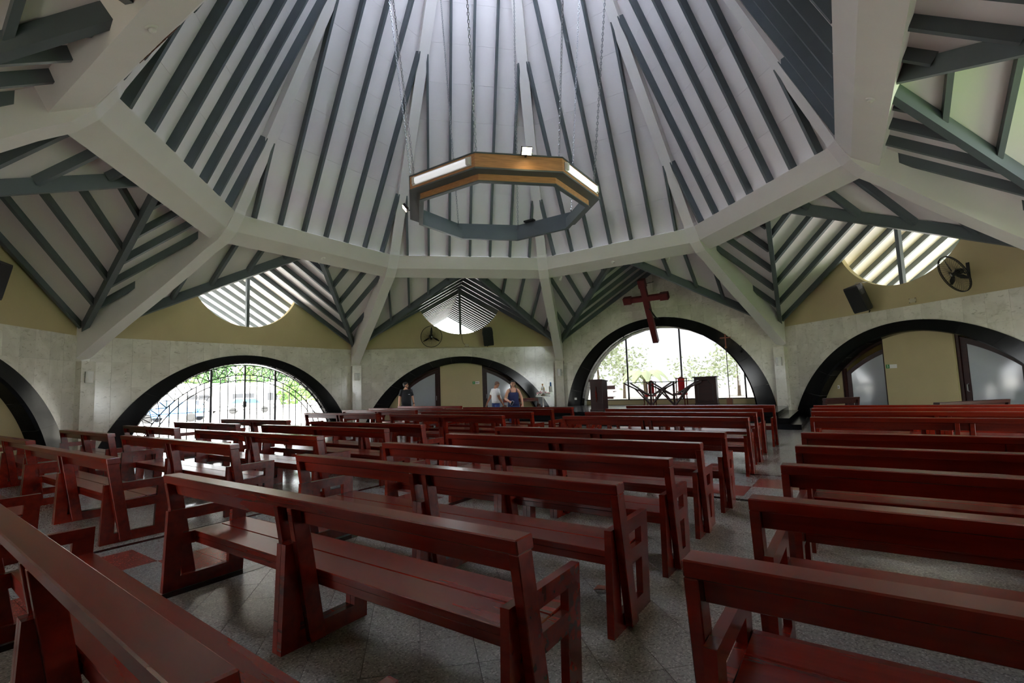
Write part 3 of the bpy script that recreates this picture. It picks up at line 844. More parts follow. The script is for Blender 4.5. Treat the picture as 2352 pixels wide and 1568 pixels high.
for k, (x, d, h, r) in enumerate(((390, 66, 6.8, 3.4), (450, 74, 8.6, 3.6), (515, 66, 7.2, 3.4), (580, 76, 8.8, 3.6), (645, 70, 8.0, 3.6))):
    tree(['leafy green tree over the white building roof, beside the gate edge', 'tall leafy green tree above the white building, second along', 'leafy green tree above the middle of the white building', 'leafy green tree above the third window of the white building', 'leafy green tree above the end of the white building'][k], gpt(x, d), h, r, LEAFG if k % 2 else LEAFD, 2200, 0.55, 'trees behind the white building')
for k, (x, d) in enumerate(((660, 34), (700, 45), (746, 34))):
    tree(['round green shrub nearest the end of the white building', 'green shrub between two shrubs beyond the iron gate', 'green shrub behind the arch edge beyond the iron gate'][k], gpt(x, d), 2.5, 1.3, LEAFG, 900, 0.3, 'shrubs beyond the gate')
for k, (x, d, h, r) in enumerate(((1370, 45, 5.4, 3.0), (1428, 50, 4.6, 3.0), (1600, 55, 3.6, 3.2), (1690, 46, 4.2, 3.0))):
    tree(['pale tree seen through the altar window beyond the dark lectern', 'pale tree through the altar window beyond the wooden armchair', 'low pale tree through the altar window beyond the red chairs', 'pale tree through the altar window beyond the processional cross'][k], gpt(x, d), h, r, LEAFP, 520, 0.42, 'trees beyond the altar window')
# palm beyond the altar window and one beside the church
def palm(label, loc, h, m=LEAFG):
    t = thing('palm_tree', label, 'palm', loc, 0)
    obj('trunk', MB().tube([(0, 0, 0), (0.06, 0, h * 0.5), (0.02, 0.05, h)], [0.2, 0.16, 0.14], 8), BARK, t)
    for k in range(11):
        a = 2 * PI * k / 11
        mb = MB(); pts = []
        for q in range(7):
            f = q / 6; pts.append(Vector((math.cos(a) * 2.0 * f, math.sin(a) * 2.0 * f, h + 0.9 * math.sin(f * 2.6) - 0.9 * f * f)))
        sd = Vector((-math.sin(a), math.cos(a), 0))
        vs = []
        for q, p in enumerate(pts):
            w = 0.42 * math.sin(PI * (0.12 + 0.86 * q / 6)); vs += [p - sd * w + Vector((0, 0, -w * 0.7)), p, p + sd * w + Vector((0, 0, -w * 0.7))]
        fs = []
        for q in range(6):
            b = 3 * q; fs += [(b, b + 1, b + 4, b + 3), (b + 1, b + 2, b + 5, b + 4)]
        obj('frond', mb.add(vs, fs), m, t)
    return t
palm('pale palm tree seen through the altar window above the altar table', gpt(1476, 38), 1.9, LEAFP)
# white building with dark windows
bw = thing('white_building', 'long low white building with dark windows beyond the iron gate', 'building', gpt(470, 52), rad(22))
WBM = mat('white_render', srgb(240, 240, 238), 0.8, var=0.04, scale=0.6)
WINM = mat('window_dark', srgb(14, 17, 23), 0.5, var=0.2, scale=1)
obj('wall', MB().box(-9.5, 8.0, 0, 6, 0, 2.5), WBM, bw)
obj('roof', MB().prism([(-10, -0.7, 2.5), (-10, 6.7, 2.5), (-10, 6.7, 2.62), (-10, 3, 3.1), (-10, -0.7, 2.62)], (18.6, 0, 0)), WBM, bw)
for x in (-5.2, -0.6, 3.6, 7.0):
    w_ = obj('window', MB().box(x - 1.05, x + 1.05, -0.06, 0.02, 1.0, 1.85), WINM, bw)
    obj('mullion', MB().box(x - 0.04, x + 0.04, -0.09, -0.05, 1.0, 1.85), WBM, w_)
bw2 = thing('boundary_wall', 'low white boundary wall beyond the shrubs and iron gate', 'wall', gpt(720, 30), rad(14))
obj('wall_face', MB().box(-2.2, 4, 0, 0.2, 0, 0.95), WBM, bw2)
obj('coping', MB().bbox(-2.25, 4.05, -0.04, 0.24, 0.95, 1.02, 0.01), CONC, bw2)
CARB = mat('car_blue', srgb(40, 110, 190), 0.25, coat=1.0, var=0.05, scale=2)
CARW = mat('car_white', srgb(228, 230, 232), 0.25, coat=1.0, var=0.04, scale=2)
CARG = mat('car_glass', srgb(50, 90, 130), 0.1, var=0.1, scale=2)
TYRE = mat('tyre', srgb(28, 28, 28), 0.8, var=0.2, scale=20)
def car(label, loc, rz, body, pickup=False):
    t = thing('car', label, 'car', loc, rz)
    pr = [(-2.1, 0.35), (2.1, 0.35), (2.15, 0.75), (1.3, 0.92), (0.75, 1.42), (-0.5, 1.46), (-0.85, 0.95), (-2.1, 0.92)] if pickup else [(-2.1, 0.3), (2.1, 0.3), (2.15, 0.7), (1.25, 0.88), (0.6, 1.38), (-1.1, 1.42), (-1.75, 0.95), (-2.1, 0.9)]
    obj('body', MB().prism([(x, -0.85, z) for x, z in pr], (0, 1.7, 0)), body, t)
    wp = [(1.12, 0.92), (0.66, 1.34), (-0.42, 1.38), (-0.62, 0.95)] if pickup else [(1.05, 0.9), (0.52, 1.31), (-1.0, 1.34), (-1.5, 0.95)]
    for y in (-0.86, 0.83): obj('side_window', MB().prism([(x, y, z) for x, z in wp], (0, 0.03, 0)), CARG, t)
    for x in (-1.3, 1.3):
        for y in (-0.88, 0.68):
            o = obj('wheel', MB().lathe([(0.0, 0), (0.2, 0), (0.33, 0.04), (0.33, 0.16), (0.2, 0.2), (0, 0.2)], 14), TYRE, t)
            o.location = (x, y + 0.2, 0.33); o.rotation_euler = (PI / 2, 0, 0)
    return t
car('blue pickup parked on the sunlit lot beyond the gate', gpt(400, 34), rad(15), CARB, True)
car('white car parked behind the double post of the iron gate', gpt(446, 46), rad(20), CARW)
car('white car parked before the middle window of the white building', gpt(572, 46), rad(25), CARW)
#BENCHES
# ------------------------------------------------------------------ pews
BL_ = 3.40
def lean_box(x0, x1, z0, z1, yf0, yf1, b=0.004):  # box whose depth range follows the slope of the back
    def yy(z): return -0.055 - 0.167 * (z - 0.06)
    m = MB().bbox(x0, x1, yf0, yf1, z0, z1, b)
    m.v = [(x, y + yy(z), z) for x, y, z in m.v]
    return m
def plate(x0, x1):
    """end frame: rear leg, front leg, foot rail, seat rail and arm in one board with two openings"""
    out = [(-0.265, 0.0), (0.345, 0.0), (0.372, 0.62), (-0.24, 0.62)]
    o1 = [(-0.145, 0.10), (0.225, 0.10), (0.235, 0.335), (-0.135, 0.335)]
    o2 = [(-0.13, 0.43), (0.245, 0.43), (0.25, 0.535), (-0.125, 0.535)]
    mb = MB(); vs = []
    b = 0.005
    P = out + o1 + o2
    cx = [-0.03] * 4
    for x in (x0, x1): vs += [(x, y, z) for y, z in P]
    quads = [(0, 1, 5, 4), (1, 2, 10, 9, 6, 5), (2, 3, 11, 10), (3, 0, 4, 7, 8, 11), (7, 6, 9, 8)]
    fs = []
    for q in quads: fs += [tuple(q)[::-1] if x1 > x0 else tuple(q), tuple(k + 12 for k in q)]
    for a, c in ((0, 1), (1, 2), (2, 3), (3, 0)): fs.append((a, c, c + 12, a + 12))
    for base in (4, 8):
        for k in range(4): fs.append((base + (k + 1) % 4, base + k, base + k + 12, base + (k + 1) % 4 + 12))
    return mb.add(vs, fs)
def mid_plate(x0, x1):
    """middle support: tall rear leg, foot rail, seat rail and short front leg, no arm"""
    out = [(-0.265, 0.0), (0.345, 0.0), (0.355, 0.376), (-0.132, 0.376), (-0.125, 0.62), (-0.24, 0.62)]
    inn = [(-0.145, 0.10), (0.245, 0.10), (0.255, 0.325), (-0.135, 0.325)]
    P = out + inn; n = len(P)
    vs = [(x, y, z) for x in (x0, x1) for y, z in P]
    fs = []
    for q in [(0, 1, 7, 6), (1, 2, 8, 7), (2, 3, 9, 8), (3, 4, 5, 0, 6, 9)]: fs += [tuple(q)[::-1], tuple(k + n for k in q)]
    for k in range(6): fs.append((k, (k + 1) % 6, (k + 1) % 6 + n, k + n))
    for k in range(4): fs.append((6 + (k + 1) % 4, 6 + k, 6 + k + n, 6 + (k + 1) % 4 + n))
    return MB().add(vs, fs)
def make_pew(L, group, half=False, WOOD=WOOD):
    t = thing('pew', '', 'pew', (0, 0, 0), 0, group)
    h = L / 2
    obj('top_rail', lean_box(-h, h, 0.835, 0.90, -0.055, 0.068, 0.006), WOOD, t)
    secs = [(-h + 0.05, -0.098), (0.098, h - 0.05), (-0.0475, 0.0475)] if not half else [(-h + 0.05, h - 0.05)]
    for a, b in secs:
        obj('back_board', lean_box(a, b, 0.738, 0.836, 0.0, 0.035, 0.003), WOOD, t)
    posts = [(-h, -h + 0.05), (h - 0.05, h)] + ([] if half else [(-0.098, -0.048), (0.048, 0.098)])
    for a, b in posts: obj('back_post', lean_box(a, b, 0.02, 0.836, -0.055, 0.05, 0.004), WOOD, t)
    fr = [(-h + 0.052, -h + 0.097), (h - 0.097, h - 0.052)]
    for a, b in ([] if half else [(-0.046, -0.002), (0.002, 0.046)]): obj('middle_frame', mid_plate(a, b), WOOD, t)
    for a, b in fr: obj('end_frame', plate(a, b), WOOD, t)
    ss = [(-h + 0.099, h - 0.099)]
    for a, b in ss:
        for y0, y1 in ((-0.05, 0.152), (0.158, 0.362)):
            m = MB().bbox(a, b, y0, y1, 0.388, 0.43, 0.004)
            m.v = [(x, y, z + 0.04 * (y + 0.05)) for x, y, z in m.v]
            obj('seat_plank', m, WOOD, t)
        for ra, rb in ([(a, -0.048), (0.048, b)] if not half else [(a, b)]):
            obj('seat_rail', MB().bbox(ra, rb, -0.045, -0.005, 0.338, 0.388, 0.003), WOOD, t)
            obj('seat_rail', MB().bbox(ra, rb, 0.29, 0.33, 0.33, 0.398, 0.003), WOOD, t)
    return t
ORD = ['first', 'second', 'third', 'fourth', 'fifth', 'sixth', 'seventh', 'eighth', 'ninth', 'tenth']
# (u of the left end, u of the right end, v of the top rail) per row, nearest first
ROWS = {
    'B': [(-4.66, -1.20, 0.53), (-4.64, -1.17, 1.65), (-4.68, -1.24, 2.81), (-4.65, -1.26, 3.88), (-4.62, -1.29, 4.94), (-4.60, -1.29, 6.01), (-4.71, -1.42, 8.32), (-4.83, -1.49, 9.51), (-4.89, -1.56, 10.68), (-4.93, -1.52, 12.06)],
    'R': [(-0.55, 2.85, 1.76), (-0.51, 2.89, 2.79), (-0.49, 2.91, 3.92), (-0.50, 2.90, 5.02), (-0.55, 2.85, 6.20), (-0.62, 2.78, 8.49), (-0.69, 2.71, 9.80), (-0.75, 2.60, 10.83), (-0.78, 2.42, 11.76)],
    'L': [(-10.2, -6.63, 0.72), (-10.09, -6.53, 1.80), (-10.42, -6.55, 3.05), (-10.22, -6.33, 4.12), (-10.03, -6.26, 5.27), (-9.73, -6.25, 6.14), (-9.83, -6.16, 8.40), (-9.86, -6.16, 9.53), (-10.1, -6.27, 10.64), (-10.1, -6.2, 11.56)],
    'M': [(-14.6, -11.1, 2.0), (-14.3, -11.25, 3.10), (-14.2, -11.35, 4.20), (-14.18, -11.02, 5.24), (-14.01, -10.83, 6.28), (-14.16, -10.65, 8.75), (-14.27, -10.67, 10.2), (-14.14, -10.48, 11.2), (-14.1, -10.94, 12.5)],
}
WHERE = {'B': 'in the middle block', 'R': 'beside the open door', 'L': 'across the checkered aisle', 'M': 'near the iron gate'}
GRP = {'B': 'pews of the middle block', 'R': 'pews of the block by the open door', 'L': 'pews across the checkered aisle', 'M': 'pews near the iron gate'}
TILT = {'B': 0.0, 'R': 0.0, 'L': rad(-2.0), 'M': rad(-1.5)}
proto = None
for bk in 'BRLM':
    rws = ROWS[bk]; n = len(rws)
    for k, (u0, u1, v) in enumerate(rws):
        if proto is None: p = proto = make_pew(BL_, GRP[bk])
        else: p = copy_tree(proto)
        c = UV((u0 + u1) / 2, v + 0.25)
        p.location = c; p.rotation_euler = (0, 0, rad(-35) + (TILT[bk] if k > 4 else rad(-2) if (bk == 'B' and k == 0) else 0))
        p.scale = ((u1 - u0) / BL_, 1, 1)
        p['label'] = 'glossy dark red wooden pew, %s row from the altar %s' % (ORD[n - 1 - k], WHERE[bk]); p['category'] = 'pew'; p['group'] = GRP[bk]
        if k == 0: p['label'] = 'glossy dark red wooden pew, row farthest from the altar ' + WHERE[bk]
        if k == n - 1: p['label'] = 'glossy dark red wooden pew, row nearest the altar ' + WHERE[bk]
# pews along the walls
p = make_pew(1.06, None, True, DWOOD); p.location = (8.62, 13.22, 0); p.rotation_euler = (0, 0, rzw(4) + PI / 2)
tag(p, 'short dark wooden armed seat standing before the arch with the open door', 'seat'); p.name = 'armed_seat'
p = make_pew(1.77, None, True, DWOOD); p.location = (9.08, 10.0, 0); p.rotation_euler = (0, 0, rzw(4) + PI / 2)
tag(p, 'dark wooden pew turned sideways below the frosted door and black fan', 'pew')
p = copy_tree(proto); p.scale = (0.5, 1, 1); p.location = W(2, 2.75, 11.2, 0); p.rotation_euler = (0, 0, rzw(2) + PI)
tag(p, 'short dark red pew against the wall behind the flower stand', 'pew'); del p['group']

#CHANDELIER
# ------------------------------------------------------------------ octagonal hanging light ring
ch = thing('ring_chandelier', 'octagonal hanging light ring of varnished wood and grey boards on chains', 'chandelier', (CX, CY, 5.70), 0)
def CW(i, s, d, z): return W(i, s, d, z) - Vector((CX, CY, 0))
def octring(name, prof, m, parent):        # one mitred board per side
    for i in range(8):
        n = len(prof)
        vs = [CW(i, sg * d * T8 * 0.9993, d, z) for sg in (-1, 1) for d, z in prof]
        fs = [tuple(range(n)), tuple(range(n, 2 * n))[::-1]] + [(k, n + k, n + (k + 1) % n, (k + 1) % n) for k in range(n)]
        obj(name, MB().add(vs, fs), m, parent)
octring('outer_board', [(2.17, 0.20), (2.20, 0.20), (2.20, 0.49), (2.17, 0.49)], PINE, ch)
octring('top_edge', [(2.13, 0.49), (2.22, 0.49), (2.22, 0.515), (2.13, 0.515)], DARK, ch)
octring('inner_lining', [(2.13, 0.20), (2.168, 0.20), (2.168, 0.49), (2.13, 0.49)], DARK, ch)
octring('soffit_board', [(1.95, 0.165), (2.22, 0.165), (2.22, 0.198), (1.95, 0.198)], DARK, ch)
octring('lower_board', [(1.955, 0.025), (1.98, 0.025), (1.98, 0.164), (1.955, 0.164)], PINE, ch)
octring('lower_lining', [(1.92, 0.025), (1.953, 0.025), (1.953, 0.30), (1.92, 0.30)], DARK, ch)
octring('bottom_edge', [(1.90, 0.0), (2.0, 0.0), (2.0, 0.024), (1.90, 0.024)], DARK, ch)
TUBE = mat('lit_tube', (1, 1, 1, 1), 0.5, emit=(0.92, 0.95, 1, 1), estr=0.12)
TUBE2 = mat('lit_tube_bright', (1, 1, 1, 1), 0.5, emit=(0.95, 0.97, 1, 1), estr=0.5)
HALO = mat('lit_flood', (1, 1, 1, 1), 0.5, emit=(1, 0.78, 0.42, 1), estr=30)
def tube_light(i, m):
    b = obj('tube_light', MB().hexa([CW(i, s, d, z) for z in (0.255, 0.445) for s, d in ((-0.82, 2.202), (0.82, 2.202), (0.82, 2.225), (-0.82, 2.225))]), WPLAS, ch)
    mb = MB()
    for k in range(6):
        a0, a1 = PI * k / 6, PI * (k + 1) / 6
        p = lambda s, a: CW(i, s, 2.225 + 0.045 * math.sin(a), 0.35 - 0.075 * math.cos(a))
        mb.add([p(-0.72, a0), p(0.72, a0), p(0.72, a1), p(-0.72, a1)], [(0, 1, 2, 3)])
    obj('diffuser', mb, m, b)
    for sg in (-1, 1):
        obj('end_cap', MB().hexa([CW(i, s, d, z) for z in (0.275, 0.425) for s, d in ((sg * 0.72, 2.22), (sg * 0.80, 2.22), (sg * 0.80, 2.265), (sg * 0.72, 2.272))]), WPLAS, b)
tube_light(7, TUBE); tube_light(5, TUBE2)
def flood(i, s, z, name='flood_light'):
    a = waz(i)
    hs = MB().bbox(-0.115, 0.115, -0.02, 0.05, -0.085, 0.085, 0.008)
    Mx = Matrix.Translation(CW(i, s, 2.34, z)) @ Matrix.Rotation(-a, 4, 'Z') @ Matrix.Rotation(rad(-38), 4, 'X') @ Matrix.Rotation(PI, 4, 'Z')
    h = obj(name, hs.xf(Mx), BMETAL, ch)
    obj('lit_glass', MB().box(-0.095, 0.095, -0.024, -0.019, -0.07, 0.07).xf(Mx), HALO, h)
    obj('bracket', MB().beam(CW(i, s, 2.20, z - 0.06), CW(i, s, 2.36, z - 0.02), 0.04, 0.012), BMETAL, h)
flood(6, -0.13, 0.53); flood(0, 0.75, 0.40)
# chains up to the roof tip
for i in range(8):
    a = PSI + rad(-22.5 + 45 * (i - 2))
    p0 = Vector((2.28 * math.sin(a), 2.28 * math.cos(a), 0.51)); p1 = Vector((3.25 * math.sin(a), 3.25 * math.cos(a), 9.6))
    ax = (p1 - p0); Lc = ax.length; ax.normalize()
    s1 = ax.cross(Vector((0, 0, 1))).normalized(); s2 = ax.cross(s1)
    mb = MB(); n = int(Lc / 0.075)
    for k in range(n):
        c = p0 + ax * (k + 0.5) * Lc / n
        sd = s1 if k % 2 else s2
        pts = [c + ax * 0.052 * math.cos(q * PI / 3) + sd * 0.022 * math.sin(q * PI / 3) for q in range(6)]
        mb.tube(pts, 0.008, 4, closed=True)
    obj('chain', mb, CHROME, ch)
    hk = MB().tube([p0 + Vector((0, 0, -0.02)), p0 + Vector((0, 0, 0.05))], 0.012, 6); obj('hook', hk, BMETAL, ch)
# little gear tray on the far board
obj('junction_box', MB().hexa([CW(3, s, d, z) for z in (0.516, 0.56) for s, d in ((-0.62, 2.02), (-0.30, 2.02), (-0.30, 2.16), (-0.62, 2.16))]), BLACK, ch)

#FIXTURES
# ------------------------------------------------------------------ wall lamps, detectors, spots
for i in (1, 2, 3, 4):
    z = {1: 2.19, 2: 2.16, 3: 2.08, 4: 2.08}[i]
    t = thing('wall_lamp', 'white half-round wall lamp on the marble pier ' + CL[i], 'lamp', RD(i, 12.42, 0, z), -(PSI + rad(-22.5 + 45 * (i - 2))), 'wall lamps on the marble piers')
    obj('back_plate', MB().bbox(-0.10, 0.10, -0.03, 0.0, -0.16, 0.16, 0.005), BMETAL, t)
    mb = MB(); n = 10
    prof = [(0.105 * math.cos(PI * k / n), -0.03 - 0.10 * math.sin(PI * k / n)) for k in range(n + 1)]
    mb.prism([(x, y, -0.165) for x, y in prof], (0, 0, 0.33))
    obj('lamp_shade', mb, WPLAS, t)
for k, (i, s, d) in enumerate(((7, -0.05, 7.44), (5, -0.05, 7.42), (1, 0.2, 7.45), (3, -0.1, 7.43))):
    z = 6.12 - 0.52 * (d - 7.2) - 0.0
    t = thing('smoke_detector', ['white smoke detector under the ring beam near the rust stain', 'white smoke detector under the broad beam by the garden side', 'white smoke detector on the ring beam above the iron gate', 'white smoke detector on the ring beam before the red cross'][k], 'detector', W(i, s, d, z), 0, 'smoke detectors on the ring beam')
    b = Matrix.Rotation(rzw(i), 4, 'Z') @ Matrix.Rotation(rad(-27), 4, 'X')
    obj('detector_base', MB().lathe([(0.0, -0.02), (0.055, -0.02), (0.075, 0.0), (0.075, 0.012), (0, 0.012)], 18).xf(b), WPLAS, t, True)
    obj('sensor_head', MB().lathe([(0.0, -0.06), (0.03, -0.058), (0.042, -0.04), (0.042, -0.019), (0, -0.019)], 16).xf(b), WPLAS, t, True)
for k, (i, s) in enumerate(((3, -2.45), (3, 1.9))):
    t = thing('spotlight', ['small white spotlight below the ring beam beside the slanted leg', 'small white spotlight below the ring beam above the red cross'][k], 'spotlight', W(i, s, 7.72, 5.86), 0, 'spotlights under the ring beam')
    obj('mount', MB().lathe([(0.0, -0.03), (0.03, -0.03), (0.03, 0.04), (0, 0.04)], 10), WPLAS, t)
    bm_ = MB().tube([(0, 0, -0.03), (-0.05, 0.08, -0.13)], [0.028, 0.045], 10)
    obj('lamp_head', bm_, WPLAS, t)

# ------------------------------------------------------------------ fans
def fan(label, i, s, z, yaw, pitch, r=0.27, dist=0.36):
    t = thing('wall_fan', label, 'fan', W(i, s, AP + 0.01, z), rzw(i), 'wall fans')
    obj('wall_bracket', MB().bbox(-0.04, 0.04, -0.02, 0.0, -0.10, 0.30, 0.004), BMETAL, t)
    M0 = Matrix.Translation((0, -dist, 0)) @ Matrix.Rotation(yaw, 4, 'Z') @ Matrix.Rotation(pitch, 4, 'X')
    obj('arm', MB().tube([(0, -0.01, 0.05), (0, -0.12, 0.02), M0 @ Vector((0, 0.16, 0))], 0.022, 8), BMETAL, t)
    obj('motor', MB().tube([M0 @ Vector((0, 0.20, 0)), M0 @ Vector((0, 0.17, 0)), M0 @ Vector((0, 0.05, 0)), M0 @ Vector((0, 0.02, 0))], [0.05, 0.075, 0.08, 0.05], 14), BMETAL, t)
    g = MB()
    circ = lambda rr, y: [M0 @ Vector((rr * math.cos(2 * PI * k / 36), y, rr * math.sin(2 * PI * k / 36))) for k in range(36)]
    cage = obj('cage_rim', MB().tube(circ(r, 0.0), 0.013, 6, True).tube(circ(r, -0.03), 0.009, 6, True), BMETAL, t)
    for k in range(44):
        a = 2 * PI * k / 44
        for y0, y1 in ((-0.075, -0.01), (0.09, 0.01)):
            g.tube([M0 @ Vector((0.05 * math.cos(a), y0, 0.05 * math.sin(a))), M0 @ Vector((r * 0.7 * math.cos(a + 0.1), y0 * 0.9, r * 0.7 * math.sin(a + 0.1))), M0 @ Vector((r * math.cos(a + 0.16), y1, r * math.sin(a + 0.16)))], 0.0028, 4)
    o = obj('cage_wires', g, BMETAL, t); o['kind'] = 'stuff'
    obj('hub', MB().tube([M0 @ Vector((0, 0.02, 0)), M0 @ Vector((0, -0.05, 0)), M0 @ Vector((0, -0.065, 0))], [0.055, 0.05, 0.02], 14), BMETAL, t)
    for k in range(3):
        a = PI / 2 + 2 * PI * k / 3
        d1, d2 = Vector((math.cos(a), 0, math.sin(a))), Vector((-math.sin(a), 0, math.cos(a)))
        pts = [(0.05, -0.015, -0.02), (0.05, 0.025, 0.02), (0.15, 0.055, 0.03), (0.235, 0.035, 0.02), (0.24, 0.0, 0.0), (0.14, -0.03, -0.03)]
        vs = [M0 @ (d1 * x * r / 0.27 + d2 * y + Vector((0, -0.02 + w, 0))) for x, y, w in pts] + [M0 @ (d1 * x * r / 0.27 + d2 * y + Vector((0, -0.012 + w, 0))) for x, y, w in pts]
        obj('blade', MB().add(vs, [(5, 4, 3, 2, 1, 0), (6, 7, 8, 9, 10, 11)] + [(q, (q + 1) % 6, 6 + (q + 1) % 6, 6 + q) for q in range(6)]), BMETAL, t)
    obj('badge', MB().tube([M0 @ Vector((0, -0.075, 0)), M0 @ Vector((0, -0.082, 0))], 0.032, 12), CHROME, t)
    return t
fan('black wall fan beside the round opening above the three people', 2, -1.40, 3.92, rad(12), rad(14), 0.50, 0.42)
fan('black wall fan below the round opening above the open door', 4, 1.78, 3.95, rad(-28), rad(24), 0.50, 0.46)

# ------------------------------------------------------------------ loudspeakers
def speaker(label, i, s, z, yaw, pitch, roll=0.0):
    t = thing('wall_mounted_speaker', label, 'speaker', W(i, s, AP + 0.012, z), rzw(i), 'wall loudspeakers')
    M0 = Matrix.Translation((0, -0.34, 0)) @ Matrix.Rotation(yaw, 4, 'Z') @ Matrix.Rotation(pitch, 4, 'X') @ Matrix.Rotation(roll, 4, 'Y')
    pl = [(-0.24, -0.20), (0.24, -0.20), (0.22, 0.0), (0.13, 0.17), (-0.13, 0.17), (-0.22, 0.0)]
    mb = MB(); n = 6; vs = []
    for z_, k in ((-0.42, 0.93), (-0.36, 1.0), (0.36, 1.0), (0.42, 0.93)): vs += [(x * k, y * k if y > 0 else y, z_) for x, y in pl]
    fs = [tuple(range(6))[::-1], tuple(range(18, 24))] + [(6 * l + q, 6 * l + (q + 1) % 6, 6 * l + 6 + (q + 1) % 6, 6 * l + 6 + q) for l in range(3) for q in range(6)]
    obj('cabinet', mb.add(vs, fs).xf(M0), BLACK, t)
    obj('grille', MB().bbox(-0.215, 0.215, -0.212, -0.199, -0.37, 0.37, 0.006).xf(M0), mat('speaker_mesh', srgb(15, 15, 17), 0.7, var=0.3, scale=150), t)
    for sx in (-1, 1):
        obj('side_grip', MB().bbox(min(sx * 0.225, sx * 0.25), max(sx * 0.225, sx * 0.25), -0.16, -0.02, 0.10, 0.26, 0.006).xf(M0), BLACK, t)
    obj('bracket', MB().tube([M0 @ Vector((0, 0.05, -0.42)), M0 @ Vector((0.0, 0.12, -0.47)), Vector((0, -0.05, -0.46)), Vector((0, 0, -0.40))], 0.012, 6), BMETAL, t)
    obj('top_bracket', MB().tube([M0 @ Vector((0, 0.05, 0.42)), M0 @ Vector((0.0, 0.10, 0.46)), Vector((0, 0, 0.50))], 0.010, 6), CHROME, t)
    return t
speaker('black loudspeaker beside the round opening above the woman in blue', 2, 1.27, 3.90, rad(-6), rad(18), rad(-5))
speaker('black loudspeaker on the ochre wall above the open glass door', 4, -1.05, 3.86, rad(4), rad(20), rad(-5))
speaker('black loudspeaker on the ochre gable above the nearest pews', 0, 1.18, 4.30, rad(8), rad(12))
# boxes and conduit on the ochre walls
for k, (i, s, z) in enumerate(((2, 0.28, 3.53), (4, 0.30, 3.53))):
    t = thing('junction_box', ['grey junction box on the ochre wall above the people', 'grey junction box on the ochre wall between speaker and fan'][k], 'box', W(i, s, AP + 0.012, z), rzw(i))
    obj('lid', MB().bbox(-0.085, 0.085, -0.04, 0, -0.055, 0.055, 0.005), mat('box_grey', srgb(176, 168, 140), 0.5, var=0.05, scale=5), t)
    for sx in (-1, 1):
        for sz in (-1, 1): obj('screw', MB().box(sx * 0.085 - 0.008, sx * 0.085 + 0.008, -0.042, -0.02, sz * 0.055 - 0.008, sz * 0.055 + 0.008), BLACK, t)
cd = obj('conduit', MB().tube([W(2, -4.2, AP - 0.012, 3.43), W(2, 1.2, AP - 0.012, 3.43)], 0.022, 8), mat('conduit_paint', srgb(186, 178, 142), 0.5, var=0.08, scale=5))
tag(cd, 'thin ochre painted conduit along the top of the marble behind the people', 'pipe')
cb = obj('cable', MB().tube([W(2, 0.05, AP + 0.005, 4.05), W(2, 0.07, AP + 0.005, 3.8), W(2, 0.12, AP + 0.005, 3.62), W(2, 0.2, AP + 0.005, 3.55)], 0.008, 6), BLACK)
tag(cb, 'thin dark cable running down to the grey box above the people', 'cable')
#ALTAR
# ------------------------------------------------------------------ altar furniture
Z3 = rzw(3)
PZ = 0.452
# hanging red cross
cr = thing('hanging_cross', 'big dark red wooden cross leaning forward over the altar window', 'cross', W(3, 0.05, 10.5, 5.0), Z3)
CRED = mat('cross_red', srgb(98, 24, 26), 0.5, var=0.25, scale=3, stretch=(4, 4, 0.6))
ML = Matrix.Rotation(rad(31), 4, 'X')
obj('upright', MB().bbox(-0.12, 0.12, -0.10, 0.10, -2.1, 0.78, 0.008).xf(ML), CRED, cr)
obj('upright_end', MB().bbox(-0.15, 0.15, -0.13, 0.13, 0.50, 0.86, 0.008).xf(ML), CRED, cr)
for sg in (-1, 1):
    obj('cross_arm', MB().bbox(min(sg * 0.12, sg * 0.93), max(sg * 0.12, sg * 0.93), -0.10, 0.10, -0.11, 0.11, 0.008).xf(ML), CRED, cr)
    obj('arm_end', MB().bbox(min(sg * 0.62, sg * 0.96), max(sg * 0.62, sg * 0.96), -0.13, 0.13, -0.15, 0.15, 0.008).xf(ML), CRED, cr)
obj('wall_bracket', MB().tube([(0.10, 0.12, -0.45), (0.16, 0.7, -0.75), (0.16, AP - 0.05 - 10.5, -0.80)], 0.03, 8), BMETAL, cr)
obj('hanging_rod', MB().tube([ML @ Vector((0, 0.10, 0.6)), (0, AP - 0.05 - 10.5, 0.9)], 0.012, 6), BMETAL, cr)

# altar table: glass slab on two branching wooden trunks
al = thing('altar_table', 'altar table of a glass slab carried by two branching dark wooden trunks', 'altar', W(3, 0.47, 10.6, PZ), Z3)
obj('glass_top', MB().bbox(-1.50, 1.50, -0.45, 0.45, 1.00, 1.02, 0.003), CLEAR, al)
obj('glass_edge', MB().box(-1.50, 1.50, -0.456, -0.4505, 0.998, 1.022), mat('glass_edge_green', srgb(36, 62, 58), 0.2, var=0.1, scale=5), al)
for x0 in (-0.47, 0.49):
    obj('trunk_post', MB().beam((x0, 0, 0), (x0, 0, 0.998), 0.07, 0.07, up=(0, 1, 0), top=False), DWOOD, al)
    for sx in (-1, 1):
        for sy in (-1, 1):
            e = Vector((x0 + sx * 1.0, sy * 0.38, 0.985)); m0 = Vector((x0, 0, 0.42))
            obj('branch', MB().beam(m0, e, 0.045, 0.055, top=False), DWOOD, al)
            obj('lower_branch', MB().beam((x0, 0, 0.02), m0.lerp(e, 0.60), 0.045, 0.055, top=False), DWOOD, al)
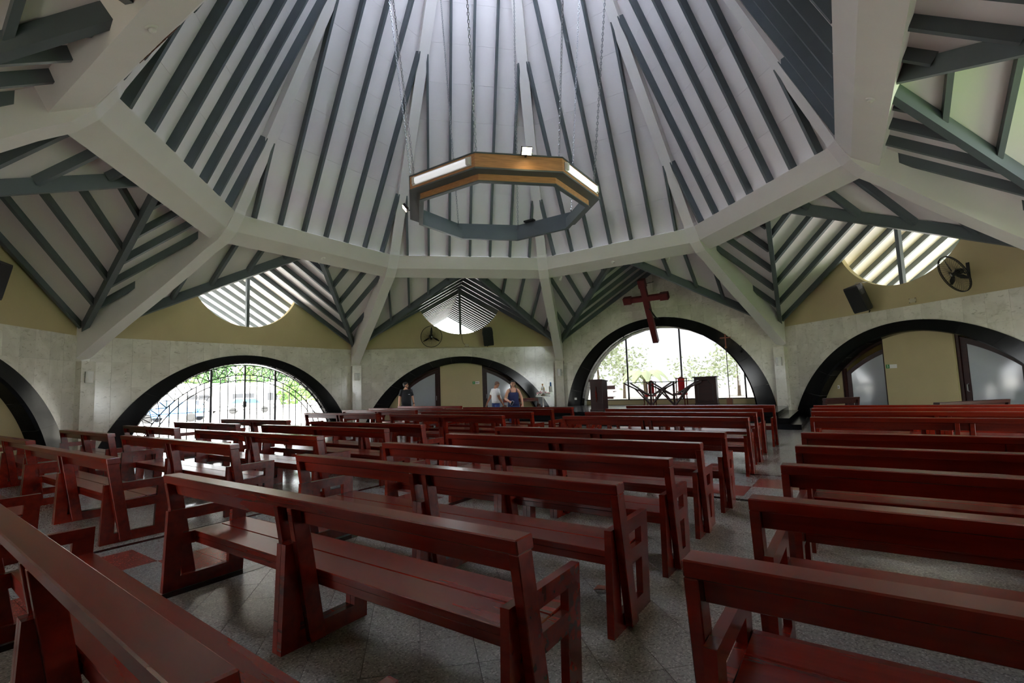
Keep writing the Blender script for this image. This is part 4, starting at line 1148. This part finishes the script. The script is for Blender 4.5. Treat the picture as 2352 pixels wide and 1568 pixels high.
# red upholstered chairs
def red_chair(label, s, d, sc):
    t = thing('altar_chair', label, 'chair', W(3, s, d, PZ), Z3, 'red chairs behind the altar')
    B = lambda *a: MB().bbox(*[q * sc for q in a], 0.004)
    for x in (-0.21, 0.21):
        obj('leg', MB().tube([Vector((x, -0.20, 0.44)) * sc, Vector((x * 1.06, -0.24, 0.30)) * sc, Vector((x * 1.02, -0.20, 0.12)) * sc, Vector((x * 1.1, -0.26, 0.0)) * sc], [0.028 * sc, 0.026 * sc, 0.018 * sc, 0.026 * sc], 8), WOOD, t)
        obj('leg', MB().beam(Vector((x, 0.20, 0.44)) * sc, Vector((x, 0.25, 0)) * sc, 0.035 * sc, 0.035 * sc), WOOD, t)
        obj('back_post', MB().beam(Vector((x, 0.20, 0.42)) * sc, Vector((x, 0.27, 1.10)) * sc, 0.035 * sc, 0.035 * sc), WOOD, t)
    obj('seat', B(-0.24, 0.24, -0.25, 0.22, 0.42, 0.50), RED, t)
    obj('back_pad', B(-0.13, 0.13, 0.215, 0.265, 0.56, 1.08), RED, t)
    obj('back_rail', B(-0.22, 0.22, 0.21, 0.25, 0.53, 0.57), WOOD, t)
    mb = MB().prism([Vector(p) * sc for p in ((-0.24, 0.24, 1.08), (0.24, 0.24, 1.08), (0.24, 0.24, 1.12), (0.10, 0.24, 1.125), (0.04, 0.24, 1.17), (-0.04, 0.24, 1.17), (-0.10, 0.24, 1.125), (-0.24, 0.24, 1.12))], (0, 0.045 * sc, 0))
    obj('crest_rail', mb, WOOD, t)
red_chair('red upholstered wooden chair behind the altar table near its first trunk', -0.32, 11.45, 0.92)
red_chair('taller red upholstered wooden chair behind the altar table, beside the carved lectern', 0.98, 11.45, 1.02)
ac = thing('armchair', 'plain wooden armchair with plank back standing beside the dark lectern', 'chair', W(3, -2.15, 11.2, PZ), Z3 + rad(12))
for x in (-0.30, 0.30):
    obj('leg', MB().beam((x, -0.25, 0.62), (x, -0.25, 0), 0.05, 0.05), WOOD, ac)
    obj('leg', MB().beam((x, 0.25, 0.92), (x, 0.25, 0), 0.05, 0.05), WOOD, ac)
    obj('armrest', MB().bbox(x - 0.03, x + 0.03, -0.29, 0.225, 0.62, 0.66, 0.004), WOOD, ac)
obj('back_board', MB().bbox(-0.275, 0.275, 0.235, 0.265, 0.74, 0.91, 0.004), WOOD, ac)
obj('seat', MB().bbox(-0.275, 0.275, -0.24, 0.22, 0.38, 0.42, 0.004), WOOD, ac)
obj('seat_rail', MB().bbox(-0.275, 0.275, -0.265, -0.245, 0.32, 0.40, 0.003), WOOD, ac)
# dark lectern at the front of the platform
am_ = thing('lectern', 'tall dark wooden lectern at the front edge of the altar platform', 'lectern', W(3, -1.02, 7.62, PZ), Z3 - rad(6))
obj('cabinet', MB().bbox(-0.26, 0.26, -0.20, 0.20, 0.0, 1.12, 0.006), DWOOD, am_)
obj('top_board', MB().hexa([(-0.29, -0.23, 1.10), (0.29, -0.23, 1.10), (0.29, 0.23, 1.10), (-0.29, 0.23, 1.10), (-0.29, -0.23, 1.19), (0.29, -0.23, 1.19), (0.29, 0.23, 1.13), (-0.29, 0.23, 1.13)]), DWOOD, am_)
obj('plinth', MB().bbox(-0.285, 0.285, -0.225, 0.225, 0.0, 0.07, 0.004), DWOOD, am_)
em = MB().tube([(0, -0.215, 0.35), (0, -0.215, 0.92)], 0.012, 6).tube([(-0.05, -0.212, 0.50), (-0.02, -0.215, 0.58), (-0.03, -0.215, 0.70), (0.0, -0.215, 0.80)], 0.008, 6).tube([(0.05, -0.212, 0.44), (0.02, -0.215, 0.54), (0.035, -0.215, 0.64), (0.0, -0.215, 0.74)], 0.008, 6)
obj('carved_emblem', em, WOOD, am_)
# carved cabinet lectern beside the altar
lc = thing('carved_lectern', 'wide dark wooden lectern with a carved ogee panel between altar and standing cross', 'lectern', W(3, 2.03, 11.46, PZ), Z3 + rad(4))
obj('cabinet', MB().bbox(-0.42, 0.42, -0.24, 0.24, 0.0, 1.12, 0.006), DWOOD, lc)
obj('top_board', MB().bbox(-0.47, 0.47, -0.29, 0.29, 1.12, 1.165, 0.008), DWOOD, lc)
obj('plinth', MB().bbox(-0.445, 0.445, -0.265, 0.265, 0.0, 0.08, 0.004), DWOOD, lc)
og = [(-0.28, 0.14), (0.28, 0.14), (0.28, 0.84)] + [(0.28 - 0.14 * math.sin(a), 0.98 - 0.14 * math.cos(a)) for a in (0.3, 0.7, 1.1, 1.5)] + [(0.12, 1.02), (-0.12, 1.02)] + [(-0.28 + 0.14 * math.sin(a), 0.98 - 0.14 * math.cos(a)) for a in (1.5, 1.1, 0.7, 0.3)] + [(-0.28, 0.84)]
obj('panel_moulding', MB().tube([(x, -0.245, z) for x, z in og], 0.014, 6, True), BLACK, lc)
obj('panel', MB().prism([(x * 0.95, -0.241, 0.6 + (z - 0.6) * 0.95) for x, z in og], (0, -0.008, 0)), DWOOD, lc)
# rug under the altar
rg = obj('rug', MB().prism([W(3, 0.98 + 0.85 * math.copysign(abs(math.cos(a)) ** 0.5, math.cos(a)), 11.14 + 0.36 * math.copysign(abs(math.sin(a)) ** 0.5, math.sin(a)), PZ + 0.001) for a in [2 * PI * k / 32 for k in range(32)]][::-1], (0, 0, 0.012)), mat('rug_red', srgb(206, 60, 84), 0.9, var=0.2, scale=40))
tag(rg, 'red rug with rounded corners under the second altar trunk', 'rug')
# processional cross
pc = thing('processional_cross', 'slim wooden cross on a tall pole standing beside the carved lectern', 'cross', W(3, 2.98, 11.0, PZ), Z3)
BRASS = mat('brass', srgb(150, 105, 60), 0.35, metal=0.7, var=0.15, scale=20)
obj('base', MB().bbox(-0.10, 0.10, -0.10, 0.10, 0, 0.30, 0.006), mat('base_wood', srgb(120, 72, 46), 0.5, var=0.3, scale=5), pc)
obj('pole', MB().tube([(0, 0, 0.30), (0, 0, 2.28)], 0.016, 8), DWOOD, pc)
obj('knob', MB().ball((0, 0, 2.28), 0.05), BRASS, pc, True)
obj('cross_upright', MB().bbox(-0.022, 0.022, -0.015, 0.015, 2.30, 2.80, 0.003), mat('cross_wood', srgb(150, 78, 56), 0.45, var=0.2, scale=8), pc)
obj('cross_arm', MB().bbox(-0.20, 0.20, -0.013, 0.013, 2.64, 2.68, 0.003), MATS['cross_wood'], pc)
sm_ = thing('wall_hook', 'small black hanging hook on the black granite arch beside the slim cross', 'hook', W(3, 3.42, AP - 0.046, 2.62), Z3)
obj('stem', MB().tube([(0, -0.012, 0.20), (0, -0.03, -0.02)], 0.014, 6), BMETAL, sm_)
obj('ring', MB().ball((0, -0.05, -0.06), 0.045), BMETAL, sm_, True)
so = thing('wall_socket', 'small white socket plate on the black granite arch beside the dark lectern', 'socket', W(3, -4.05, AP - 0.046, 0.78), Z3)
obj('plate', MB().bbox(-0.06, 0.06, -0.012, 0, -0.05, 0.05, 0.003), WPLAS, so)
for x in (-0.025, 0.025): obj('outlet', MB().box(x - 0.015, x + 0.015, -0.015, -0.011, -0.02, 0.02), PLAS, so)

#FLOWERS
# ------------------------------------------------------------------ flower stand with statue
fs0 = W(2, 3.28, 9.2, 0)
st = thing('flower_stand', 'slim white metal pedestal with scrolled feet beside the marble pier', 'stand', fs0, rzw(2))
WMET = mat('white_metal', srgb(232, 230, 226), 0.4, var=0.04, scale=8)
obj('pole', MB().lathe([(0.0, 0.05), (0.05, 0.05), (0.035, 0.12), (0.03, 0.5), (0.03, 0.9), (0.05, 0.99), (0, 0.99)], 12), WMET, st, True)
obj('plate', MB().lathe([(0.0, 0.99), (0.30, 0.99), (0.32, 1.01), (0.32, 1.03), (0, 1.03)], 24), WMET, st)
for k in range(3):
    a = 2 * PI * k / 3 + 0.4
    P = lambda r, z: (r * math.cos(a), r * math.sin(a), z)
    obj('scrolled_foot', MB().tube([P(0.03, 0.30), P(0.13, 0.33), P(0.18, 0.24), P(0.13, 0.17), P(0.10, 0.10), P(0.17, 0.02), P(0.25, 0.02), P(0.27, 0.07)], 0.014, 6), WMET, st)
fa_ = thing('flower_arrangement', 'round arrangement of white and pink flowers on the white pedestal', 'flowers', fs0 + Vector((0, 0, 1.031)), rzw(2))
PETW = mat('petal_white', srgb(238, 236, 226), 0.7, var=0.1, scale=20)
PETP = mat('petal_pink', srgb(228, 176, 178), 0.7, var=0.15, scale=20)
lv = MB()
for k in range(160):
    a = random.uniform(0, 2 * PI); r = random.uniform(0.08, 0.34); z = random.uniform(0.0, 0.12)
    c = Vector((r * math.cos(a), r * math.sin(a), z)); d = Vector((math.cos(a), math.sin(a), random.uniform(-0.3, 0.5))).normalized() * 0.07; s_ = Vector((-math.sin(a), math.cos(a), 0)) * 0.02
    lv.add([c, c + d * 0.5 + s_, c + d, c + d * 0.5 - s_], [(0, 1, 2, 3)])
o = obj('leaves', lv, LEAFD, fa_); o['kind'] = 'stuff'
for k in range(84):
    a = random.uniform(0, 2 * PI); r = 0.31 * math.sqrt(random.random()); pink = k % 3 == 0
    z = 0.17 - 0.42 * r + random.uniform(-0.03, 0.03) + (0.06 if pink else 0)
    fm = MB()
    for q in range(5):
        b = 2 * PI * q / 5
        fm.ball((0.02 * math.cos(b), 0.02 * math.sin(b), 0), (0.018, 0.018, 0.013), 6, 4)
    fm.ball((0, 0, 0.006), 0.014, 6, 4)
    f = obj('flower', fm, PETP if pink else PETW, fa_); f.location = (r * math.cos(a), r * math.sin(a), z)
    f.rotation_euler = (random.uniform(-0.5, 0.5), random.uniform(-0.5, 0.5), 0)
GOLD = mat('gilded', srgb(196, 160, 86), 0.35, metal=0.5, var=0.25, scale=30)
sa = thing('statue', 'small gilded robed figurine standing among the flowers on the pedestal', 'statue', fs0 + Vector((0, 0, 1.032)), rzw(2))
obj('robe', MB().lathe([(0.0, 0), (0.085, 0.0), (0.08, 0.12), (0.06, 0.24), (0.062, 0.31), (0.05, 0.37), (0.025, 0.40), (0, 0.40)], 14), GOLD, sa, True)
obj('mantle', MB().lathe([(0.095, 0.04), (0.088, 0.16), (0.07, 0.28), (0.066, 0.36), (0.05, 0.41), (0.045, 0.40), (0.06, 0.35), (0.064, 0.27), (0.08, 0.16), (0.088, 0.04)], 14), PETW, sa, True)
obj('head', MB().ball((0, -0.005, 0.435), (0.034, 0.036, 0.042)), mat('statue_skin', srgb(226, 186, 150), 0.5, var=0.05, scale=10), sa, True)
obj('crown', MB().lathe([(0.030, 0.465), (0.034, 0.47), (0.042, 0.52), (0.036, 0.51), (0.028, 0.475)], 10), GOLD, sa)
obj('child_figure', MB().ball((0.045, -0.055, 0.29), (0.03, 0.03, 0.05)).ball((0.045, -0.06, 0.355), 0.022), GOLD, sa, True)
obj('arm', MB().tube([(-0.055, 0, 0.34), (-0.075, -0.05, 0.27), (-0.02, -0.08, 0.29)], 0.016, 6), GOLD, sa)
bl = thing('wall_holder', 'small clear wall holder with a blue top on the marble by the flower stand', 'holder', W(2, 4.35, AP - 0.016, 1.42), rzw(2))
obj('clear_tray', MB().bbox(-0.07, 0.07, -0.08, 0, -0.28, 0.0, 0.006), mat('cloudy_plastic', srgb(196, 196, 178), 0.3, var=0.05, scale=5), bl)
obj('blue_top', MB().bbox(-0.035, 0.035, -0.06, -0.005, -0.06, 0.20, 0.01), mat('blue_plastic', srgb(30, 100, 170), 0.4, var=0.05, scale=5), bl)
lf_ = obj('dry_leaf', MB().add([(-0.07, 0, 0.012), (-0.03, 0.035, 0.03), (0.03, 0.03, 0.024), (0.075, 0.0, 0.036), (0.03, -0.03, 0.02), (-0.03, -0.03, 0.028), (0, 0, 0.006)], [(6, 0, 1), (6, 1, 2), (6, 2, 3), (6, 3, 4), (6, 4, 5), (6, 5, 0)]), mat('leaf_brown', srgb(150, 92, 66), 0.8, var=0.3, scale=30))
lf_.location = (0.60, 3.72, 0.004); tag(lf_, 'curled brown dry leaf on the terrazzo between two middle pews', 'leaf')

#PEOPLE
# ------------------------------------------------------------------ people
def skin_body(name, joints, edges, m, parent, sub=2):
    """joints: {key: (x, y, z, r)}; edges between keys; grown with a Skin modifier from the pelvis"""
    ks = list(joints)
    me = bpy.data.meshes.new(name)
    me.from_pydata([joints[k][:3] for k in ks], [(ks.index(a), ks.index(b)) for a, b in edges], [])
    o = bpy.data.objects.new(name, me); C.objects.link(o); o.parent = parent
    sm = o.modifiers.new('skin', 'SKIN'); sm.use_smooth_shade = True; sm.branch_smoothing = 0.6
    sv = me.skin_vertices[0].data
    for q, k in enumerate(ks):
        r = joints[k][3]
        sv[q].radius = r if isinstance(r, tuple) else (r, r)
    sv[0].use_root = True
    ss = o.modifiers.new('smooth', 'SUBSURF'); ss.levels = sub; ss.render_levels = sub
    me.materials.append(m)
    return o
def loft(rings, n=18):           # rings: (cx, cy, z, rx, ry)
    mb = MB()
    vs = [(cx + rx * math.cos(2 * PI * q / n), cy_ + ry * math.sin(2 * PI * q / n), z) for cx, cy_, z, rx, ry in rings for q in range(n)]
    fs = [(k * n + q, k * n + (q + 1) % n, (k + 1) * n + (q + 1) % n, (k + 1) * n + q) for k in range(len(rings) - 1) for q in range(n)]
    return mb.add(vs, fs + [tuple(range(n))[::-1], tuple(range((len(rings) - 1) * n, len(rings) * n))])
HEADP = [(-0.012, 0.018, 0.066, -0.03), (0.0, 0.036, 0.080, -0.006), (0.022, 0.050, 0.083, 0.03), (0.050, 0.059, 0.083, 0.055), (0.078, 0.066, 0.083, 0.076), (0.108, 0.071, 0.079, 0.090), (0.132, 0.074, 0.086, 0.097), (0.158, 0.075, 0.084, 0.098), (0.182, 0.070, 0.073, 0.091), (0.202, 0.058, 0.053, 0.073), (0.216, 0.038, 0.030, 0.047), (0.223, 0.012, 0.008, 0.014)]
def head_rings(HP, k, off, line, n=24, rows=14):
    def prof(z):
        z = max(HEADP[0][0], min(HEADP[-1][0], z))
        for p, q in zip(HEADP, HEADP[1:]):
            if z <= q[0]:
                f = (z - p[0]) / (q[0] - p[0])
                return [p[c] + f * (q[c] - p[c]) for c in (1, 2, 3)]
    vs = []
    for r in range(rows + 1):
        for q in range(n):
            a = 2 * PI * q / n; c, s_ = math.cos(a), math.sin(a)
            z0 = line(c, s_); z = z0 + (HEADP[-1][0] - z0) * math.sin(PI / 2 * r / rows)
            w, f, b_ = prof(z)
            ym, yr = (f - b_) / 2, (f + b_) / 2
            sc = 0.86
            x = math.copysign(abs(c) ** sc, c) * (w + off); y = ym + math.copysign(abs(s_) ** sc, s_) * (yr + off)
            vs.append(HP(x, y, z + off * max(0.0, (z - 0.10) / 0.12)))
    fs = [(r * n + q, r * n + (q + 1) % n, (r + 1) * n + (q + 1) % n, (r + 1) * n + q) for r in range(rows) for q in range(n)] + [tuple(range(rows * n, rows * n + n)), tuple(range(n))[::-1]]
    return MB().add(vs, fs)
def person(label, loc, rz, h, skin, headyaw, headpitch, arms, build=1.0, hair=None, bald=False, hairm=None):
    """arms: {'l': (elbow, wrist, grip direction), 'r': ...}; +y is forward, +x the person's right-hand side of the picture when facing away"""
    t = thing('person', label, 'person', loc, rz); k = h / 1.72
    J = {}; E = []
    V = lambda x, y, z: (x * k, y * k, z * k)
    J['pelvis'] = V(0, 0, 0.95) + (0.125 * build * k,)
    J['waist'] = V(0, 0.0, 1.10) + (0.115 * build * k,)
    J['chest'] = V(0, 0.0, 1.28) + (0.125 * build * k,)
    J['collar'] = V(0, -0.005, 1.40) + (0.09 * k,)
    J['neck'] = V(0, 0.0, 1.475) + (0.062 * k,)
    E += [('pelvis', 'waist'), ('waist', 'chest'), ('chest', 'collar'), ('collar', 'neck')]
    Hm = Matrix.Translation(V(0, 0.005, 1.50)) @ Matrix.Rotation(headyaw, 4, 'Z') @ Matrix.Rotation(-headpitch, 4, 'X')
    def HP(x, y, z): return tuple(Hm @ Vector((x * k, y * k, z * k)))
    J['nape'] = HP(0, -0.012, 0.05) + (0.052 * k,)
    J['skull'] = HP(0, -0.005, 0.12) + (0.055 * k,)
    E += [('neck', 'nape'), ('nape', 'skull')]
    for sd, sx in (('l', -1), ('r', 1)):
        el, wr, gd = arms[sd]
        J['sh' + sd] = V(sx * 0.165 * (0.9 + 0.1 * build), 0, 1.385) + (0.062 * build * k,)
        J['el' + sd] = V(*el) + (0.045 * build * k,)
        J['wr' + sd] = V(*wr) + (0.031 * k,)
        E += [('collar', 'sh' + sd), ('sh' + sd, 'el' + sd), ('el' + sd, 'wr' + sd)]
        g = Vector(gd).normalized()
        w0 = Vector(wr)
        pm = w0 + g * 0.06
        J['pa' + sd] = V(*pm) + (0.036 * k,); E.append(('wr' + sd, 'pa' + sd))
        side = g.cross(Vector((0, 1, 0.2))).normalized()
        bend = side.cross(g).normalized() * (1 if side.cross(g).y > 0 else -1)
        for q, (off, ln) in enumerate(((-0.030, 0.058), (-0.010, 0.072), (0.010, 0.068), (0.029, 0.052))):
            a = pm + side * off + g * 0.035; b = a + g * ln * 0.55; c = b + (g * 0.75 + bend * 0.65) * ln * 0.5
            J['f%d%s0' % (q, sd)] = V(*a) + (0.0105 * k,); J['f%d%s1' % (q, sd)] = V(*b) + (0.0095 * k,); J['f%d%s2' % (q, sd)] = V(*c) + (0.008 * k,)
            E += [('pa' + sd, 'f%d%s0' % (q, sd)), ('f%d%s0' % (q, sd), 'f%d%s1' % (q, sd)), ('f%d%s1' % (q, sd), 'f%d%s2' % (q, sd))]
        a = pm + side * 0.036 * -sx + bend * 0.02; b = a + (side * -sx * 0.5 + g * 0.7 + bend * 0.4).normalized() * 0.04
        J['t' + sd + '0'] = V(*a) + (0.013 * k,); J['t' + sd + '1'] = V(*b) + (0.010 * k,)
        E += [('pa' + sd, 't' + sd + '0'), ('t' + sd + '0', 't' + sd + '1')]
        J['hip' + sd] = V(sx * 0.09, 0, 0.86) + (0.095 * build * k,)
        J['knee' + sd] = V(sx * 0.10, 0.015, 0.49) + (0.062 * k,)
        J['ank' + sd] = V(sx * 0.10, -0.01, 0.09) + (0.042 * k,)
        J['toe' + sd] = V(sx * 0.115, 0.13, 0.035) + (0.032 * k,)
        E += [('pelvis', 'hip' + sd), ('hip' + sd, 'knee' + sd), ('knee' + sd, 'ank' + sd), ('ank' + sd, 'toe' + sd)]
    skin_body('body', J, E, skin, t)
    EYEM = mat('eye_dark', srgb(24, 18, 16), 0.3, var=0.1, scale=50); LIP = mat('lips', srgb(150, 84, 76), 0.5, var=0.05, scale=50)
    hd = obj('head', head_rings(HP, k, 0.0, lambda c, s_: -0.012), skin, t, True)
    obj('nose', MB().add([HP(0, 0.078, 0.118), HP(-0.017, 0.080, 0.070), HP(0.017, 0.080, 0.070), HP(0, 0.108, 0.075), HP(0, 0.086, 0.064), HP(-0.008, 0.094, 0.072), HP(0.008, 0.094, 0.072)], [(0, 1, 5), (0, 5, 3), (0, 3, 6), (0, 6, 2), (5, 1, 4), (5, 4, 3), (3, 4, 6), (6, 4, 2)]), skin, hd, True)
    for sx in (-1, 1):
        obj('ear', MB().tube([HP(sx * 0.071, 0.0, 0.075), HP(sx * 0.082, -0.012, 0.095), HP(sx * 0.084, -0.014, 0.118), HP(sx * 0.072, 0.004, 0.128)], [0.008 * k, 0.012 * k, 0.013 * k, 0.007 * k], 8), skin, hd, True)
        obj('eye', MB().ball(HP(sx * 0.031, 0.0715, 0.108), (0.0125 * k, 0.0125 * k, 0.0085 * k), 8, 6), EYEM, hd, True)
        obj('eyebrow', MB().tube([HP(sx * 0.016, 0.086, 0.127), HP(sx * 0.033, 0.082, 0.132), HP(sx * 0.050, 0.066, 0.127)], 0.005 * k, 5), hairm, hd)
    obj('mouth', MB().tube([HP(-0.024, 0.073, 0.042), HP(0, 0.084, 0.040), HP(0.024, 0.073, 0.042)], [0.004 * k, 0.0065 * k, 0.004 * k], 6), LIP, hd)
    return t, J, HP, k
def hair_cap(t, HP, k, m, back=0.0, length=0.0, top=1.0, low=0.10):
    def line(c, s_):                                  # height of the hair line around the head
        return 0.168 if s_ > 0.55 else (0.168 - (0.55 - s_) * 0.10 if s_ > 0.1 else 0.123 + (s_ - 0.1) * (0.07 + length))
    return obj('hair', head_rings(HP, k, 0.012 * top if top > 1 else (0.003 if top < 0.99 else 0.011), line), m, t, True)
def jp(J, a, b, f): return Vector(J[a][:3]).lerp(Vector(J[b][:3]), f)
def tshirt(t, J, k, m, belly=0.0, build=1.0, zlow=0.90, fit=1.0):
    R = [(0, 0.01 * k, zlow * k, 0.178 * k * build, 0.132 * k * build), (0, (0.01 + belly * 0.5) * k, 1.02 * k, 0.176 * k * build, (0.135 + belly * 0.6) * k * build), (0, (0.01 + belly * 0.5) * k, 1.12 * k, 0.176 * k * build, (0.135 + belly * 0.7) * k * build), (0, 0.01 * k, 1.26 * k, 0.192 * k * build, 0.142 * k * build), (0, 0, 1.37 * k, 0.190 * k * build, 0.120 * k), (0, 0, 1.425 * k, 0.14 * k, 0.095 * k), (0, 0, 1.455 * k, 0.078 * k, 0.07 * k)]
    obj('shirt', loft(R), m, t, True)
    for sd in 'lr':
        a, b = jp(J, 'collar', 'sh' + sd, 0.65), jp(J, 'sh' + sd, 'el' + sd, 0.68)
        obj('sleeve', MB().tube([a, Vector(J['sh' + sd][:3]) + Vector((0, 0, 0.005)), jp(J, 'sh' + sd, 'el' + sd, 0.3), b], [0.075 * k, 0.083 * k * build, 0.076 * k * build, 0.070 * k * build], 12), m, t, True)
def trousers(t, J, k, m, build=1.0):
    obj('trousers', loft([(0, 0, 0.80 * k, 0.165 * k * build, 0.125 * k * build), (0, 0, 0.90 * k, 0.170 * k * build, 0.128 * k * build), (0, 0, 0.985 * k, 0.158 * k * build, 0.12 * k * build)]), m, t, True)
    for sd in 'lr':
        obj('trouser_leg', MB().tube([jp(J, 'hip' + sd, 'knee' + sd, -0.05), jp(J, 'hip' + sd, 'knee' + sd, 0.5), Vector(J['knee' + sd][:3]), Vector(J['ank' + sd][:3])], [0.105 * k * build, 0.09 * k * build, 0.074 * k, 0.062 * k], 12), m, t, True)
def shoes(t, J, k, m):
    for sd in 'lr':
        a = Vector(J['ank' + sd][:3])
        mb = MB()
        pts = [(-0.045, -0.07), (0.045, -0.07), (0.05, 0.06), (0.042, 0.14), (0.015, 0.185), (-0.025, 0.18), (-0.046, 0.13), (-0.05, 0.05)]
        lo = [(a.x + x * k, a.y + y * k, 0.003) for x, y in pts]; hi = [(a.x + x * 0.82 * k, a.y + y * 0.9 * k, (0.10 if y < 0.02 else 0.065 if y < 0.1 else 0.045) * k) for x, y in pts]
        mb.add(lo + hi, [tuple(range(8))[::-1], tuple(range(8, 16))] + [(q, (q + 1) % 8, 8 + (q + 1) % 8, 8 + q) for q in range(8)])
        obj('shoe', mb, m, t, True)
SK1 = mat('skin_light', srgb(206, 152, 122), 0.55, var=0.08, scale=8)
SK2 = mat('skin_tan', srgb(158, 104, 78), 0.55, var=0.08, scale=8)
HAIRB = mat('hair_black', srgb(20, 17, 16), 0.5, var=0.4, scale=40)
NAVY = mat('navy_fabric', srgb(28, 36, 78), 0.8, var=0.12, scale=30)
BLK = mat('black_fabric', srgb(18, 18, 22), 0.85, var=0.15, scale=30)
WHT = mat('white_fabric', srgb(228, 228, 226), 0.85, var=0.05, scale=20)
DENIM = mat('denim', srgb(44, 66, 120), 0.85, var=0.25, scale=40)
SHOE = mat('shoe_dark', srgb(40, 38, 40), 0.6, var=0.1, scale=20)
# man in black looking to the side
t, J, HP, k = person('young man with black hair in a black t-shirt, head turned, arms hanging', (-4.21, 19.2, 0), rad(180 + 22), 1.79, SK1, rad(68), rad(-4),
    {'l': ((-0.245, -0.02, 1.13), (-0.27, 0.07, 0.90), (-0.05, 0.2, -1)), 'r': ((0.245, -0.02, 1.13), (0.275, 0.06, 0.90), (0.05, 0.2, -1))}, 1.0, hairm=HAIRB)
hair_cap(t, HP, k, HAIRB, length=0.05, top=1.06)
tshirt(t, J, k, BLK); trousers(t, J, k, BLK); shoes(t, J, k, SHOE)
obj('beard', MB().tube([HP(-0.064, 0.01, 0.075), HP(-0.052, 0.04, 0.022), HP(-0.03, 0.068, 0.005), HP(0, 0.080, 0.002), HP(0.03, 0.068, 0.005), HP(0.052, 0.04, 0.022), HP(0.064, 0.01, 0.075)], 0.011 * k, 6), HAIRB, t, True)
obj('shirt_print', MB().box(-0.115 * k, -0.05 * k, 0.1415 * k, 0.148 * k, 1.262 * k, 1.275 * k), WHT, t)
obj('wristwatch', MB().tube([jp(J, 'el' + 'l', 'wr' + 'l', 0.88), jp(J, 'ell', 'wrl', 0.96)], 0.037 * k, 12), BLACK, t)
# man in white bending his head
t, J, HP, k = person('man with shaved head in a white t-shirt and jeans, seen from the side looking down', (-0.66, 17.7, 0), rad(-62), 1.70, SK2, rad(-6), rad(32),
    {'l': ((-0.235, -0.10, 1.14), (-0.24, -0.24, 0.93), (0, -0.4, -1)), 'r': ((0.225, 0.03, 1.12), (0.21, 0.17, 0.91), (0, 0.35, -1))}, 1.06, hairm=HAIRB)
tshirt(t, J, k, WHT, 0.05, 1.06, 0.93); trousers(t, J, k, DENIM, 1.04); shoes(t, J, k, SHOE)
stb = hair_cap(t, HP, k, mat('stubble', srgb(96, 66, 52), 0.7, var=0.2, scale=60), top=0.985, low=0.13)
kb = thing('held_bag', 'small dark bag with a red edge held by the man in white', 'bag', t.location, 0)
Mw = Matrix.Rotation(rad(-62), 4, 'Z') @ Vector(J['par'][:3])
kb.location = t.location + Mw + Vector((0, 0, -0.085))
obj('pouch', MB().bbox(-0.06, 0.06, -0.03, 0.03, -0.08, 0.03, 0.01), BLK, kb); obj('red_edge', MB().bbox(-0.062, 0.062, -0.034, 0.034, -0.09, -0.07, 0.004), RED, kb)
# woman in navy top with a phone
t, J, HP, k = person('woman with tied dark hair in a navy camisole and jeans, holding a phone', (-0.02, 16.6, 0), rad(180 + 6), 1.69, SK1, rad(-6), rad(2),
    {'l': ((-0.275, 0.02, 1.12), (-0.30, 0.12, 0.90), (0.02, 0.15, -1)), 'r': ((0.285, 0.03, 1.10), (0.175, 0.24, 1.02), (-0.55, 0.35, -0.45))}, 1.16, hairm=HAIRB)
hair_cap(t, HP, k, HAIRB, length=0.06, top=1.0)
obj('hair_bun', MB().ball(HP(0, -0.125, 0.13), (0.045 * k, 0.04 * k, 0.045 * k)), HAIRB, t, True)
obj('camisole', loft([(0, 0.01, 0.86 * k, 0.205 * k, 0.158 * k), (0, 0.01, 0.95 * k, 0.200 * k, 0.158 * k), (0, 0.012, 1.06 * k, 0.178 * k, 0.150 * k), (0, 0.02, 1.20 * k, 0.188 * k, 0.165 * k), (0, 0.02, 1.27 * k, 0.182 * k, 0.160 * k), (0, 0.012, 1.315 * k, 0.160 * k, 0.145 * k)]), NAVY, t, True)
for sx in (-1, 1):
    obj('strap', MB().tube([(sx * 0.10 * k, 0.135 * k, 1.29 * k), (sx * 0.115 * k, 0.09 * k, 1.40 * k), (sx * 0.115 * k, 0.0, 1.452 * k), (sx * 0.11 * k, -0.10 * k, 1.38 * k), (sx * 0.10 * k, -0.12 * k, 1.29 * k)], 0.011 * k, 6), NAVY, t)
trousers(t, J, k, DENIM, 1.16); shoes(t, J, k, SHOE)
ph = thing('phone', 'smartphone in a pale case held by the woman in navy', 'phone', (0, 0, 0), 0)
ph.location = t.location + Matrix.Rotation(rad(186), 4, 'Z') @ (Vector(J['par'][:3]) + Vector((-0.045, 0.085, -0.02)))
ph.rotation_euler = (rad(20), rad(28), rad(6))
obj('case', MB().bbox(-0.040, 0.040, -0.006, 0.006, -0.08, 0.08, 0.004), mat('case_pale', srgb(170, 180, 200), 0.4, var=0.05, scale=10), ph)
obj('screen', MB().box(-0.033, 0.033, -0.0085, -0.0055, -0.07, 0.07), BLACK, ph)
